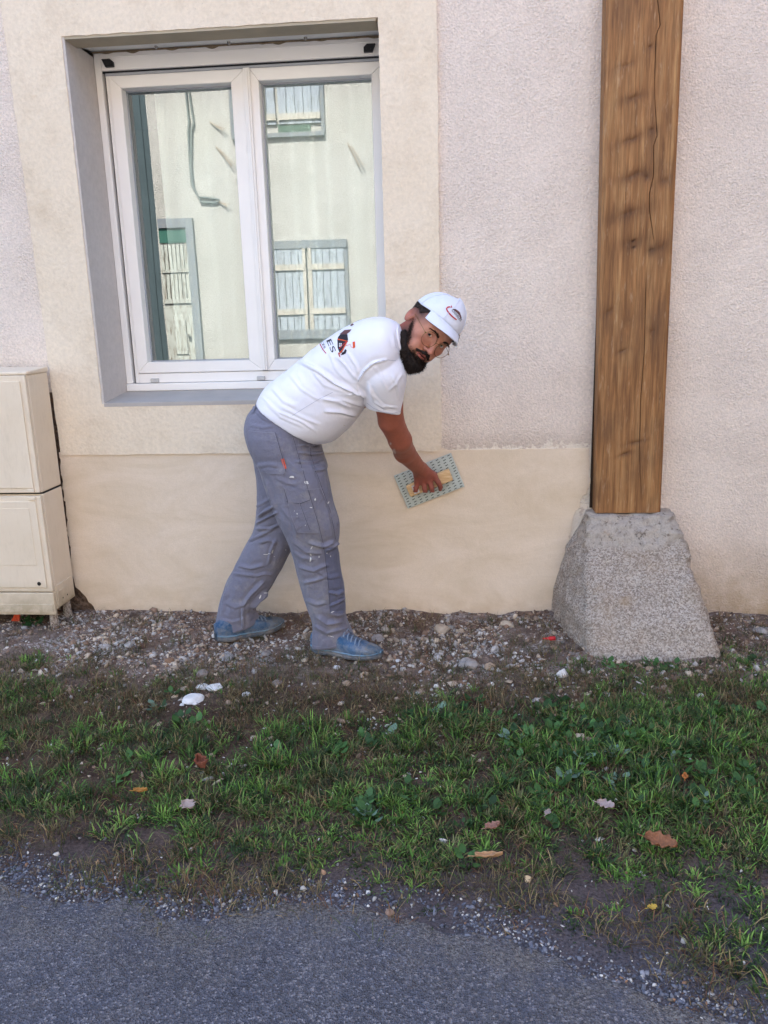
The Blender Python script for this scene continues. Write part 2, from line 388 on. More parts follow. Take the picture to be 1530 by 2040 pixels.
mb = MB(); mb.box(-3.2, 0.6, 3.2, 3.3, 0.2, 2.8); mb.box(-3.3, -3.2, 0.42, 3.3, 0.2, 2.8); mb.box(0.6, 0.7, 0.42, 3.3, 0.2, 2.8); mb.box(-3.2, .6, 0.42, 3.2, 2.7, 2.8); mb.box(-3.2, .6, 0.42, 3.2, 0.1, .2)
mb.build('room', M_int, house)

# ------------------------------------------------------------------ window (part of the house) with frame, sashes and panes as sub-parts
WX0, WX1 = X0+.011, X1+.052
def px_x(px, py, Y): return P(px, py, Y).x
def px_z(px, py, Y): return P(px, py, Y).z
zt = px_z(470, 88, YF); zsb = px_z(470, 112, YF); 
WZ0 = Z0+.036
win = MB()
fw = 0.028
win.box(WX0, WX0+fw, YF, YF+.08, WZ0+.028, WZ1, 0.002); win.box(WX1-fw, WX1, YF, YF+.08, WZ0+.028, WZ1, 0.002)
win.box(WX0+fw, WX1-fw, YF+.001, YF+.08, WZ1-.028, WZ1, 0.002)
win.box(WX0-.0, WX1, YF-.012, YF+.08, WZ0-.006, WZ0+.027, 0.003)   # sill profile
window = win.build('window', M_pvc, house)
# roller shutter housing slat
zs1 = WZ1-.024; zs0 = WZ1-.078
sb = MB(); sb.box(WX0+fw+.002, WX1-fw-.002, YF-.004, YF+.03, zs0, zs1, 0.002); sb.box(WX0+fw+.001, WX1-fw-.001, YF-.007, YF+.02, zs0+.0485, zs0+.0515)
sbo = sb.build('shutter_box', M_pvc, window)
for sx, e in ((WX0+fw+.012, 1), (px_x(749, 98, YF), -1)):
    st = MB()
    st.prism([(sx, YF-.020, zs0+.040), (sx+e*.035, YF-.020, zs0+.040), (sx+e*.048, YF-.020, zs0+.029), (sx+e*.048, YF-.020, zs0+.010), (sx+e*.013, YF-.020, zs0+.010)], (0, .014, 0), 0.001)
    for q in (0.020, 0.038): st.tube([(sx+e*q, YF-.0225, zs0+.022), (sx+e*q, YF-.019, zs0+.022)], 0.0028, 8)
    st.build('shutter_stop', M_black, window)
MB().box(WX0+fw+.001, WX1-fw-.001, YF+.008, YF+.07, zs0-.0065, zs0-.0005).build('shutter_slot', M_black, window)
tr = MB(); tr.box(WX0+fw+.010, WX1-fw-.010, YF+.006, YF+.0115, zs0-.0172, zs0-.0068, 0.002, 1); tr.build('head_rail', M_pvc_grey, window)
for a, b in ((WX0+fw, WX0+fw+.010), (WX1-fw-.010, WX1-fw)): MB().box(a, b, YF+.034, YF+.07, WZ0+.028, zs0-.016).build('guide_gap', M_black, window)
# fixed frame inside guides
fx0, fx1 = WX0+fw+.010, WX1-fw-.004
fr_ = MB(); zb = WZ0+.0285; ztp = zs0-.0068
fr_.box(fx0, fx0+.018, YF+.012, YF+.07, zb, ztp, 0.002); fr_.box(fx1-.018, fx1, YF+.012, YF+.07, zb, ztp, 0.002); fr_.box(fx0+.018, fx1-.018, YF+.012, YF+.07, ztp-.016, ztp, 0.002)
fr_.box(fx0+.018, fx1-.018, YF+.008, YF+.07, zb, zb+.042, 0.002)
fr_.build('fixed_frame', M_pvc, window)
xm = -.835
YG = YF+.062
def sash(x0, x1, wl=.060, wr=.060):
    z0, z1 = zb+.044, ztp-.012; w_ = 0.048; ys = YF+.004
    s = MB()
    def bar(p): s.prism([(a, ys, b) for a, b in p], (0, .055, 0), 0.0022)
    g = .0004
    bar([(x0, z0), (x0+wl-g, z0+w_), (x0+wl-g, z1-w_), (x0, z1)]); bar([(x1, z0), (x1, z1), (x1-wr+g, z1-w_), (x1-wr+g, z0+w_)])
    bar([(x0+g, z0), (x1-g, z0), (x1-wr, z0+w_-g), (x0+wl, z0+w_-g)]); bar([(x0+g, z1), (x0+wl, z1-w_+g), (x1-wr, z1-w_+g), (x1-g, z1)])
    o = s.build('sash', M_pvc, window)
    gk = MB(); i = 0.0045; a, b, c, d = x0+wl, x1-wr, z0+w_, z1-w_
    gk.box(a, a+i, YG-.010, YG+.004, c, d); gk.box(b-i, b, YG-.010, YG+.004, c, d); gk.box(a+i, b-i, YG-.010, YG+.004, c, c+i); gk.box(a+i, b-i, YG-.010, YG+.004, d-i, d)
    gk.build('gasket', M_pvc_grey, window)
    mesh_obj('pane', [(a, YG, c), (b, YG, c), (b, YG, d), (a, YG, d)], [(0, 1, 2, 3)], M_glass, window)
    return o
sash(fx0+.016, xm-.008, .050, .064); sash(xm+.008, fx1-.016, .037, .060)
as_ = MB(); as_.box(xm-.016, xm+.012, YF-.010, YF+.0035, zb+.046, ztp-.012, 0.003, 2); as_.box(xm-.006, xm+.004, YF-.016, YF-.0095, zb+.048, ztp-.014, 0.002); as_.build('mullion', M_pvc, window)
M_dc = simple('drain_cap_plastic', 'c3c0bb', 0.5)
for px in (308, 520): 
    x = px_x(px, 757, YF); MB().box(x-.018, x+.018, YF-.004, YF+.012, zb+.002, zb+.020, 0.002).build('drain_cap', M_dc, window)
# crumbling sealant bead above the frame
V = []; Fc = []
n = 260
for i in range(n+1):
    t = i/n; x = WX0+(WX1-WX0)*t; a = 0.007+0.012*max(0, mnoise.noise((x*18, 0, 3)))+0.008*max(0, mnoise.noise((x*6, 5, 3))-.15)
    for (dy, dz) in ((-.002, 0.0), (-.006, -a*.4), (-.002, -a)): V.append((x, YF+dy, 2.3575+dz))
for i in range(n):
    for k in range(2): q = i*3+k; Fc.append((q, q+3, q+4, q+1))
mesh_obj('sealant', V, Fc, M_foam, window, True)
# curtain: own thing
def curtain(x0, x1, y, z0, z1, seed, label):
    V = []; Fc = []; nx, nz = 260, 14
    for j in range(nz+1):
        for i in range(nx+1):
            x = x0+(x1-x0)*i/nx; z = z0+(z1-z0)*j/nz
            a = 0.8+mnoise.noise((x*3+seed, 0, 0))
            V.append((x+.006*mnoise.noise((x*9, z*.8, seed)), y+0.045*a*math.sin(x*34+seed+1.2*mnoise.noise((x*2, z*.4, seed)))+.02*mnoise.noise((x*12, z*.7, 3)), z))
    for j in range(nz):
        for i in range(nx): q = j*(nx+1)+i; Fc.append((q, q+1, q+nx+2, q+nx+1))
    o = mesh_obj('curtain', V, Fc, M_curtain, None, True); tag(o, label, 'curtain'); return o
curtain(px_x(352, 720, .5), px_x(530, 440, .5), .5, 0.6, 2.5, 1.0, 'sheer white curtain hanging behind the left window pane')
curtain(px_x(560, 440, .5)-.1, -0.1, .5, 0.6, 2.5, 4.0, 'sheer white curtain hanging behind the right window pane')

# ------------------------------------------------------------------ timber post
YT = -0.075
def post():
    tl = P(1208, 0, YT); bl = P(1186, 1021, YT); br = P(1316, 1021, YT); tr_ = P(1363, 0, YT)
    nx, nz = 110, 760; z1 = 4.6; V = []; C = []; Fc = []
    xl = lambda z: bl.x+(tl.x-bl.x)*(z-bl.z)/(tl.z-bl.z); xr = lambda z: br.x+(tr_.x-br.x)*(z-br.z)/(tr_.z-br.z)
    zb_ = bl.z-.002
    # main split in the face, traced as a wandering line (pixels)
    sp = [(1310, 0), (1315, 50), (1307, 70), (1304, 160), (1305, 210), (1309, 270), (1302, 290), (1302, 350), (1294, 385), (1294, 420), (1303, 480), (1300, 510), (1288, 530), (1286, 600), (1284, 700), (1276, 800), (1274, 900), (1279, 1019)]
    sw = [P(a, b, YT) for a, b in sp]; sz = [p.z for p in sw][::-1]; sx = [p.x for p in sw][::-1]
    knots = [(1262, 476, 3.5, 2.5, .1), (1263, 490, 3.5, 3, .1), (1262, 195, 26, 10, .55), (1258, 278, 26, 9, .5), (1262, 350, 40, 12, .55), (1252, 425, 45, 16, .45), (1262, 482, 30, 16, .5), (1325, 358, 16, 12, .5), (1318, 490, 14, 18, .5), (1288, 350, 8, 10, .5), (1298, 500, 9, 8, .45), (1300, 255, 10, 9, .6), (1295, 95, 9, 7, .6), (1245, 905, 14, 5, .45), (1268, 880, 20, 5, .6), (1240, 700, 12, 6, .6), (1245, 130, 25, 10, .75), (1215, 620, 14, 10, .7), (1300, 660, 9, 12, .6)]
    kw = [(P(a, b, YT).x, P(a, b, YT).z, c/480, d/480, s) for a, b, c, d, s in knots]
    zs = np.concatenate([np.linspace(zb_, 2.45, nz), [3.0, z1]])
    for z in zs:
        a, b = xl(z), xr(z); c = np.interp(z, sz, sx)
        us = np.linspace(0, 1, nx); xs = a+(b-a)*us
        # pull columns to the split
        i0 = int(np.argmin(abs(xs-c))); i0 = min(max(i0, 2), nx-3); xs[i0] = c; xs[i0-1] = c-.0016; xs[i0+1] = c+.0016
        for i, x in enumerate(xs):
            e = min(x-a, b-x); rnd = 0.006*math.exp(-(e/.006)**2)
            w1 = 0.5+0.5*mnoise.noise((z*2.3, 0, 0)); dep = rnd
            col_ = 1.0
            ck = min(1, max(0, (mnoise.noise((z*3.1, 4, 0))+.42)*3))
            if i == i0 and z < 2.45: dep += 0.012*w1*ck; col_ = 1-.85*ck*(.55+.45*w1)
            shade = [1.0, 1.0, 1.0]
            dep += 0.0018*mnoise.noise((x*40, 0, z*5))+0.003*mnoise.noise((x*10, 0, z*1.2))
            for kx, kz, ra, rb, s in kw:
                d2 = ((x-kx)/(ra*1.25))**2+((z-kz-(x-kx)*.25-.010*mnoise.noise((x*20, 0, z*16))-.003*mnoise.noise((x*70, 0, z*40)))/(rb*1.1))**2
                if d2 < 6:
                    g = math.exp(-d2); col_ *= 1-(1-s)*g*.8; col_ *= 1-.22*math.exp(-d2*7); dep += .0016*g+.002*math.exp(-d2*9)
            V.append((x, YT+dep, z)); C.append((col_**.9, col_*.99, col_*1.0))
    NZ = len(zs)
    for j in range(NZ-1):
        for i in range(nx-1): q = j*nx+i; Fc.append((q, q+1, q+nx+1, q+nx))
    # sides and ends
    base = len(V)
    for z in zs:
        for x in (xl(z), xr(z)): V.append((x+(.002 if x < .7 else -.002), YT+.20, z)); C.append((.8, .8, .8))
    for j in range(NZ-1):
        l0, l1 = j*nx, (j+1)*nx; b0, b1 = base+j*2, base+(j+1)*2
        Fc.append((b0, l0, l1, b1)); Fc.append((l0+nx-1, b0+1, b1+1, l1+nx-1))
    for i in range(nx-1): pass
    o = mesh_obj('timber_post', V, Fc, M_wood, None, False)
    at = o.data.color_attributes.new('Col', 'FLOAT_COLOR', 'POINT')
    at.data.foreach_set('color', np.c_[np.array(C), np.ones(len(C))].astype(np.float32).ravel())
    tag(o, 'tall cracked brown timber post standing on the granite base', 'post')
    # two nail holes
    return bl, br
pbl, pbr = post()
# dark joint where render stops short of the post
mb = MB(); mb.box(pbl.x-.010, pbl.x+.02, 0.004, 0.02, 0.47, 4.6)
jt = mb.build('post_joint', simple('dark_joint_timber', '3a2c20', 0.9), house)

# granite base
def base():
    # rows bottom->top: front left, front right ; back left, back right at wall
    rows = [((1122, 1306), (1436, 1330), -0.0, 1), ((1128, 1235), (1412, 1245), -.36, 0), ((1150, 1140), (1382, 1140), -.28, 0), ((1168, 1075), (1362, 1080), -.20, 0), ((1174, 1035), (1342, 1040), -.135, 0)]
    V = []; ring = []
    prof = []
    gl = P(1190, 1320, Z=0); gr_ = P(1436, 1326, Z=0)
    prof.append((gl.x, gr_.x+.035, (gl.y+gr_.y)/2, -.06))
    yb = (gl.y+gr_.y)/2
    zt_ = pbl.z-.004
    for t, (pxl, pxr, py) in zip((.25, .5, .72, .86, 1.0), ((1172, 1418, 1240), (1176, 1387, 1170), (1178, 1372, 1110), (1182, 1356, 1065), (1184, 1342, 1030))):
        Y = yb+(-.12-yb)*t**0.9; a = P(pxl, py, Y); b = P(pxr, py, Y); prof.append((a.x, b.x, Y, a.z))
    prof.append((prof[-1][0]+.01, prof[-1][1]-.01, YT+.01, zt_))
    # left face spreads back to the wall
    wl = [P(1096, 1225, 0).x, P(1102, 1190, 0).x, P(1118, 1120, 0).x, P(1135, 1060, 0).x, P(1158, 1010, 0).x, P(1170, 985, 0).x, P(1182, 975, 0).x]
    bm = bmesh.new(); N = 22; rr = []
    zs = [p[3] for p in prof]
    tt = np.linspace(0, 1, 60); zz = np.interp(tt, np.linspace(0, 1, len(prof)), zs)
    def ip(arr, t): return float(np.interp(t, np.linspace(0, 1, len(prof)), arr))
    for t in tt:
        fl = ip([p[0] for p in prof], t); fr = ip([p[1] for p in prof], t); Y = ip([p[2] for p in prof], t); z = ip(zs, t)
        L = ip(wl, t); R = fr+.03*(1-t)+.015
        poly = [(L, .015), (L+(fl-L)*.3, Y*.62), (fl, Y+.004), (fl+(fr-fl)*.02+.012, Y)]
        seg = []
        path = [(L, .015), (L*.55+fl*.45-.015, Y*.5), (fl-.015, Y*.93), (fl+.02, Y), (fr-.018, Y), (fr+.002, Y+.02), (R, .015)]
        d = [0];
        for a, b in zip(path, path[1:]): d.append(d[-1]+math.dist(a, b))
        for s in np.linspace(0, d[-1], 70):
            x = float(np.interp(s, d, [p[0] for p in path])); y = float(np.interp(s, d, [p[1] for p in path]))
            nz = mnoise.noise((x*7, y*7, z*7))*.012+mnoise.noise((x*26, y*26, z*26))*.010+mnoise.noise((x*14, y*14, z*14))*.010+mnoise.noise((x*75, y*75, z*75))*.0035
            if z > .33: nz += .008*mnoise.noise((x*22, y*22, z*40))
            if y > -.02: nz = 0
            seg.append(bm.verts.new((x+(-nz if s < d[2] else (nz if s > d[4] else 0)), y-(nz if d[1] < s < d[5] else 0), z+(nz*.5 if 0 < t else 0))))
        rr.append(seg)
    for A, B in zip(rr, rr[1:]):
        for a in range(len(A)-1): bm.faces.new((A[a], A[a+1], B[a+1], B[a]))
    c = bm.verts.new((sum(v.co.x for v in rr[-1])/70, .0, zt_-.01))
    for a in range(len(rr[-1])-1): bm.faces.new((rr[-1][a], rr[-1][a+1], c))
    bmesh.ops.recalc_face_normals(bm, faces=bm.faces[:])
    me = bpy.data.meshes.new('stone_base'); bm.to_mesh(me); bm.free()
    o = link_me('granite_block', me, M_granite, None, True); tag(o, 'sloping granite block carrying the timber post at the foot of wall', 'granite block')
base()

# ------------------------------------------------------------------ utility cabinet
YC = -.205
def cabinet():
    tr_ = P(48, 745, YC); mr = P(77, 985, YC); br = P(107, 1226, YC)
    root = empty('utility_cabinet', (tr_.x-.25, YC, 0), 'grimy cream plastic meter cabinet standing against the left wall', 'cabinet')
    xr = tr_.x; xl = xr-.62; z_t, z_m, z_b = tr_.z, mr.z, br.z; yb = -.018
    b = MB(); b.box(xl, xr, YC+.022, yb, z_m+.003, z_t-.004, 0.006, 2); b.box(xl, xr, YC+.022, yb, z_b+.02, z_m-.004, 0.004, 2)
    b.prism([(xl, YC+.012, z_t-.004), (xl, YC+.012, z_t+.008), (xl, yb, z_t+.018), (xl, yb, z_t-.004)], (xr-xl+.004, 0, 0), 0.003)
    b.box(xr-.001, xr+.004, YC+.03, yb-.012, z_b+.03, z_b+.125, 0.002)
    b.box(xr+.003, xr+.007, YC+.045, YC+.10, z_b+.090, z_b+.096, 0.001)
    b.build('body', M_cab, root)
    for yy in (YC+.07, YC+.11): MB().tube([(xr+.0035, yy, z_b+.055), (xr+.0045, yy, z_b+.055)], .004, 8).build('bolt', M_cab_dark, root)
    MB().box(xl+.003, xr-.003, YC+.03, yb-.01, z_m-.006, z_m+.004).build('gap', M_cab_dark, root)  # dark filler in the gap between the cabinet halves
    for (a, c, nm) in ((z_m+.006, z_t-.006, 0), (z_b+.105, z_m-.008, 1)):
        d = MB(); d.box(xl+.002, xr-.002, YC+.004, YC+.0215, a, c, 0.003, 2); d.box(xl+.002, xr-.024, YC-.001, YC+.0042, a+.020, c-.022, 0.0018, 2)
        if nm: d.box(xl+.002, xr-.055, YC-.0025, YC-.0008, a+.12, c-.05, 0.0007)
        do = d.build('door', M_cab, root)
        q = MB(); q.box(xr-.052, xr-.022, YC-.003, YC+.0045, (a+.002 if not nm else c-.016), (a+.018 if not nm else c-.002), 0.0015); q.build('hinge', M_cab, do)
        if nm:
            q = MB(); q.tube([(xr-.055, YC-.002, a+.038), (xr-.055, YC+.0, a+.038)], .0135, 20); q.build('lock_ring', M_cab, do)
            q = MB(); q.tube([(xr-.055, YC-.0030, a+.038), (xr-.055, YC-.0021, a+.038)], .0085, 16); q.build('lock', M_cab_dark, do)
    s = MB(); s.box(xl+.002, xr-.002, YC+.004, YC+.0215, z_b+.0, z_b+.100, 0.004, 2); s.box(xl+.002, xr-.01, YC+.001, YC+.0042, z_b+.012, z_b+.05, 0.002)
    s.build('skirt', M_cab, root)
    for x in (xr-.03, xl+.03):
        for y in (YC+.035, yb-.03):
            f = MB(); f.tube([(x, y, -.04), (x, y, z_b+.03)], [.020, .016], 10); f.build('foot', M_granite, root)
    # orange conduit hanging below
    c0 = P(38, 1234, YC+.09)
    t = MB()
    for i in range(5): 
        dx = (i-2)*.005; t.tube([(c0.x+dx, YC+.10, z_b+.05), (c0.x+dx*.8+.002, YC+.085, z_b-.02), (c0.x+dx*1.6-.006, YC+.07, z_b-.055)], .0032, 6)
    o = t.build('cable_conduit', M_orange); tag(o, 'bundle of orange conduit under the cream cabinet', 'conduit')
cabinet()

# ------------------------------------------------------------------ house across the road, seen mirrored in the panes
YO = -9.0; YM = 2*YG-YO
M_opp = render_mat('facade_render', 'a6a39f', '999691', 50, 0.8, 0.016, None, 0.45)
def old_paint(name, c, under):
    k = NB(name, 0.85, 0.2); n = k.noise(16, 7, 0.75, k.map((2.2, 2.2, 0.35)))
    o = k.ramp(n, [(0.36, col(under)), (0.5, col(c)), (0.75, col(c))]); k.base(o); k.nrm(k.bump(n, 0.4, 0.01)); return k.m
M_shut = old_paint('weathered_grey_paint', '8d949d', '5f6266'); M_bare = old_paint('bare_batten_paint', 'a19b92', '7a736a'); M_dgrey = old_paint('dark_frame_paint', '676c73', '7e7c77'); M_door = old_paint('peeling_door_paint', '9a9c96', '5e4f42')
oh = empty('house_opposite', (0, YO, 0), 'pale rendered house across the road seen mirrored in the window panes', 'house')
def OP(px, py): p = P(px, py, YM); return p.x, p.z
FE = OP(326, 600)[0]
mb = MB(); mb.box(FE, 10, YO-7, YO, -.2, 6.2); mb.build('wall', M_opp, oh)
mb = MB(); mb.prism([(FE-.05, YO+.35, 6.1), (FE-.05, YO-3.5, 8.2), (FE-.05, YO-7.4, 6.1), (FE-.05, YO-7.4, 6.2), (FE-.05, YO-3.5, 8.32), (FE-.05, YO+.35, 6.2)], (10.3-FE, 0, 0)); mb.build('roof', M_tile, oh)
def shutter_win(tl, br, lower):
    x0, z1 = OP(*tl); x1, z0 = OP(*br); fr = MB()
    t = .12 if lower else .05
    fr.box(x0-.05, x1+.05, YO, YO+.05, z1, z1+t); fr.box(x0-.05, x1+.05, YO, YO+.06, z0-(.14 if lower else .06), z0); fr.box(x1, x1+.06, YO, YO+.03, z0, z1); fr.box(x0-.06, x0, YO, YO+.03, z0, z1)
    wf = fr.build('window_frame', M_dgrey, oh)
    m_ = (x0+x1)/2; W = (x1-x0)/2
    for a, b in ((x0, m_-.02), (m_+.02, x1)):
        s = MB(); n = 5; w_ = (b-a)/n
        z0s = z0 if lower else z0+.12
        for i in range(n): s.box(a+i*w_+.004, a+(i+1)*w_-.004, YO+.005, YO+.035, z0s, z1)
        so = s.build('shutter', M_shut, wf)
        s = MB()
        for zz in ((z0+.28, z1-.28) if lower else (z0s+.10,)): s.box(a, b, YO+.036, YO+.06, zz-.045, zz+.045)
        if lower: s.box((b-.05) if a == x0 else a, b if a == x0 else (a+.05), YO+.0365, YO+.055, z0s, z1)
        s.build('batten', M_bare, wf)
    if not lower: MB().box(m_, m_+W*.75, YO+.002, YO+.02, z0, z0+.12).build('dark_opening', simple('dark_green_paint', '2e4a3e'), wf)  # dark green plate set below the shutter leaf
shutter_win((537, 497), (691, 655), True); shutter_win((462, 150), (640, 262), False)
# door
_, z1 = OP(275, 458); x0 = FE+.03; x1, _ = OP(372, 458)
mb = MB(); mb.box(x0, x1+.12, YO, YO+.05, z1, z1+.14); mb.box(x1, x1+.12, YO, YO+.05, 0, z1); df = mb.build('door_frame', M_dgrey, oh)
z2 = OP(340, 485)[1]; z3 = OP(340, 605)[1]
MB().box(x0, x1, YO, YO+.02, z2, z1).build('fanlight', simple('green_glass_paint', '35584f', 0.2), df)
mb = MB(); n = 7
for i in range(n): a = x0+(x1-x0)*i/n; mb.box(a+.006, a+(x1-x0)/n-.006, YO, YO+.03, z3+.06, z2-.03)
mb.box(x0, x1, YO, YO+.025, 0.0, z3+.06); mb.box(x0, x1, YO+.0251, YO+.05, z3+.0, z3+.07); mb.box(x0, x1, YO+.0251, YO+.05, OP(340, 540)[1]-.03, OP(340, 540)[1]+.02)
mb.box(x0+.12, x1-.12, YO+.0251, YO+.045, .75, z3-.25); mb.box(x0+.12, x1-.12, YO+.0251, YO+.045, .15, .6)
dd = mb.build('door', M_door, oh)
MB().tube([(x1-.08, YO+.05, 1.05), (x1-.08, YO+.09, 1.05)], .025, 10).build('handle', M_metal, dd)
bo = empty('added_barn', (FE-4, YO, 0), 'made-up dark green barn added for the dark band mirrored at the left pane edge', 'barn')  # added to give the dark band mirrored at the left pane edge
mb = MB(); bx = FE-.062
while bx > FE-9: mb.box(bx-.17, bx-.004, YO-.42, YO-.39, -.1, 6.6); bx -= .174
mb.build('boarding', simple('dark_green_boards', '39454a', .8, .08, 3), bo)
mb = MB(); mb.box(FE-9, FE-.06, YO-6, YO-.421, -.2, 6.6); mb.prism([(FE-9.2, YO-.2, 6.6), (FE-9.2, YO-3, 8.4), (FE-9.2, YO-6.4, 6.6)], (9.12, 0, 0)); mb.build('frame', simple('added_barn_timber', '3b3a36', .9), bo)
# cables and ties
cb = []
for off in (0, 12):
    pts = [(368+off*.3, 20), (370+off*.5, 170), (378+off*.8, 245), (376+off*.6, 262), (380+off*.2, 330), (384+off*.2, 370), (398+off*.3, 392+off*.9), (430, 396+off*.7), (442, 400)]
    cb.append([Vector((OP(a, b)[0], YO+.03, OP(a, b)[1])) for a, b in pts])
mb = MB()
for c in cb:
    q = []
    for a, b in zip(c, c[1:]):
        for t in np.linspace(0, 1, 5)[:-1]: q.append(a.lerp(b, t))
    mb.tube(q, .016, 6)
o = mb.build('wall_cable', simple('cable_sheath', '565c5c', 0.6)); tag(o, 'pair of grey cables hanging on the facade across the road', 'cable')
for (a, b, c, d) in ((420, 243, 448, 262), (432, 292, 465, 332), (692, 285, 718, 335), (430, 398, 455, 412)):
    A, B = OP(a, b), OP(c, d); mb = MB()
    mb.tube([(A[0], YO+.02, A[1]), (B[0], YO+.07, B[1])], .008, 6); mb.tube([(A[0]+.06, YO+.02, A[1]-.05), (B[0]+.05, YO+.07, B[1]+.02)], .006, 6)
    mb.build('wall_tie', simple('rusty_tie', '8b7763', 0.8), oh)
# ------------------------------------------------------------------ sculpting tools
def surface_nets(D, org, h):
    S = D < 0; nx, ny, nz = D.shape
    c = np.zeros((nx-1, ny-1, nz-1), np.uint8)
    for i in (0, 1):
        for j in (0, 1):
            for k in (0, 1): c += S[i:nx-1+i, j:ny-1+j, k:nz-1+k]
    act = (c > 0) & (c < 8); ijk = np.argwhere(act); idx = -np.ones(act.shape, np.int32); idx[act] = np.arange(len(ijk))
    acc = np.zeros((len(ijk), 3)); cnt = np.zeros(len(ijk))
    cs = [(i, j, k) for i in (0, 1) for j in (0, 1) for k in (0, 1)]
    val = {q: D[ijk[:, 0]+q[0], ijk[:, 1]+q[1], ijk[:, 2]+q[2]] for q in cs}
    for a in cs:
        for ax in range(3):
            if a[ax]: continue
            b = list(a); b[ax] = 1; b = tuple(b); va, vb = val[a], val[b]; m = (va < 0) != (vb < 0)
            t = np.where(m, va/np.where(m, va-vb, 1), 0)
            for d in range(3): acc[:, d] += np.where(m, a[d]+(t if d == ax else 0), 0)
            cnt += m
    V = (ijk+acc/cnt[:, None])*h+np.asarray(org); Q = []
    for ax in range(3):
        s = [slice(None)]*3; s0 = s.copy(); s1 = s.copy(); s0[ax] = slice(0, -1); s1[ax] = slice(1, None)
        A = S[tuple(s0)]; B = S[tuple(s1)]; e = np.argwhere(A != B)
        o1, o2 = [(1, 2), (2, 0), (0, 1)][ax]
        e = e[(e[:, o1] > 0) & (e[:, o2] > 0) & (e[:, o1] < D.shape[o1]-1) & (e[:, o2] < D.shape[o2]-1)]
        sg = S[e[:, 0], e[:, 1], e[:, 2]]
        def g(d1, d2): q = e.copy(); q[:, o1] -= d1; q[:, o2] -= d2; return idx[q[:, 0], q[:, 1], q[:, 2]]
        f = np.c_[g(1, 1), g(0, 1), g(0, 0), g(1, 0)]; f = np.where(sg[:, None], f, f[:, ::-1]); Q.append(f)
    return V, np.concatenate(Q)

class Field:
    def __init__(s, lo, hi, h):
        s.h = h; s.lo = np.array(lo, float); n = np.ceil((np.array(hi)-s.lo)/h).astype(int)+1
        s.n = n; s.D = np.full(n, 0.05, np.float32)
        s.ax = [s.lo[i]+np.arange(n[i])*h for i in range(3)]
    def box(s, lo, hi):
        a = np.clip(np.floor((np.array(lo)-s.lo)/s.h).astype(int), 0, s.n); b = np.clip(np.ceil((np.array(hi)-s.lo)/s.h).astype(int)+1, 0, s.n)
        sl = tuple(slice(int(a[i]), int(b[i])) for i in range(3))
        G = np.meshgrid(*[s.ax[i][sl[i]] for i in range(3)], indexing='ij'); return sl, np.stack(G, -1)
    def put(s, sl, d, k=0.01, op='add'):
        D = s.D[sl]
        if op == 'add': hh = np.clip(0.5+0.5*(D-d)/k, 0, 1); s.D[sl] = D*(1-hh)+d*hh-k*hh*(1-hh)
        else: hh = np.clip(0.5-0.5*(D+d)/k, 0, 1); s.D[sl] = D*(1-hh)-d*hh+k*hh*(1-hh)
    def cone(s, a, b, ra, rb, k=0.01, op='add', flat=None):
        a = np.array(a, float); b = np.array(b, float); m = max(ra, rb)+.03
        sl, G = s.box(np.minimum(a, b)-m, np.maximum(a, b)+m); ab = b-a
        t = np.clip(((G-a)@ab)/(ab@ab+1e-12), 0, 1); q = G-a-t[..., None]*ab
        if flat is not None:
            n, f = flat; n = np.array(n, float); n /= np.linalg.norm(n); q = q+(q@n)[..., None]*n*(f-1)
        s.put(sl, np.sqrt((q**2).sum(-1))-(ra+(rb-ra)*t), k, op)
    def ell(s, c, r, R=None, k=0.01, op='add'):
        c = np.array(c, float); r = np.array(r, float); m = max(r)+.03
        sl, G = s.box(c-m, c+m); q = G-c
        if R is not None: q = q@R
        k0 = np.sqrt(((q/r)**2).sum(-1)); k1 = np.sqrt(((q/(r*r))**2).sum(-1))+1e-9
        s.put(sl, k0*(k0-1)/k1, k, op)
    def mesh(s): return surface_nets(s.D, s.lo, s.h)

def loft(bm, secs, n=40, ex=2.3, cap=True):
    "secs: (pixel A, pixel B, Y, half depth) -> tube through both silhouette points"
    # resample smoothly
    arr = np.array([[*P(*a, Y), *P(*b, Y), hd] for a, b, Y, hd in secs], float)
    m = (len(arr)-1)*6+1; t = np.linspace(0, len(arr)-1, m); out = []
    for tt in t:
        i = min(int(tt), len(arr)-2); f = tt-i
        p0, p1, p2, p3 = arr[max(i-1, 0)], arr[i], arr[i+1], arr[min(i+2, len(arr)-1)]
        out.append(0.5*((2*p1)+(-p0+p2)*f+(2*p0-5*p1+4*p2-p3)*f*f+(-p0+3*p1-3*p2+p3)*f**3))
    rings = []
    for r in out:
        A = Vector(r[0:3]); B = Vector(r[3:6]); c = (A+B)/2; u = (A-B)/2; v = Vector((0, r[6], 0)); ring = []
        for k in range(n):
            a = 2*math.pi*k/n; ca, sa = math.cos(a), math.sin(a); e = 2/ex
            ring.append(bm.verts.new(c+u*math.copysign(abs(ca)**e, ca)+v*math.copysign(abs(sa)**e, sa)))
        rings.append(ring)
    for A, B in zip(rings, rings[1:]):
        for k in range(n): bm.faces.new((A[k], A[(k+1) % n], B[(k+1) % n], B[k]))
    if cap: bm.faces.new(rings[0][::-1]); bm.faces.new(rings[-1])

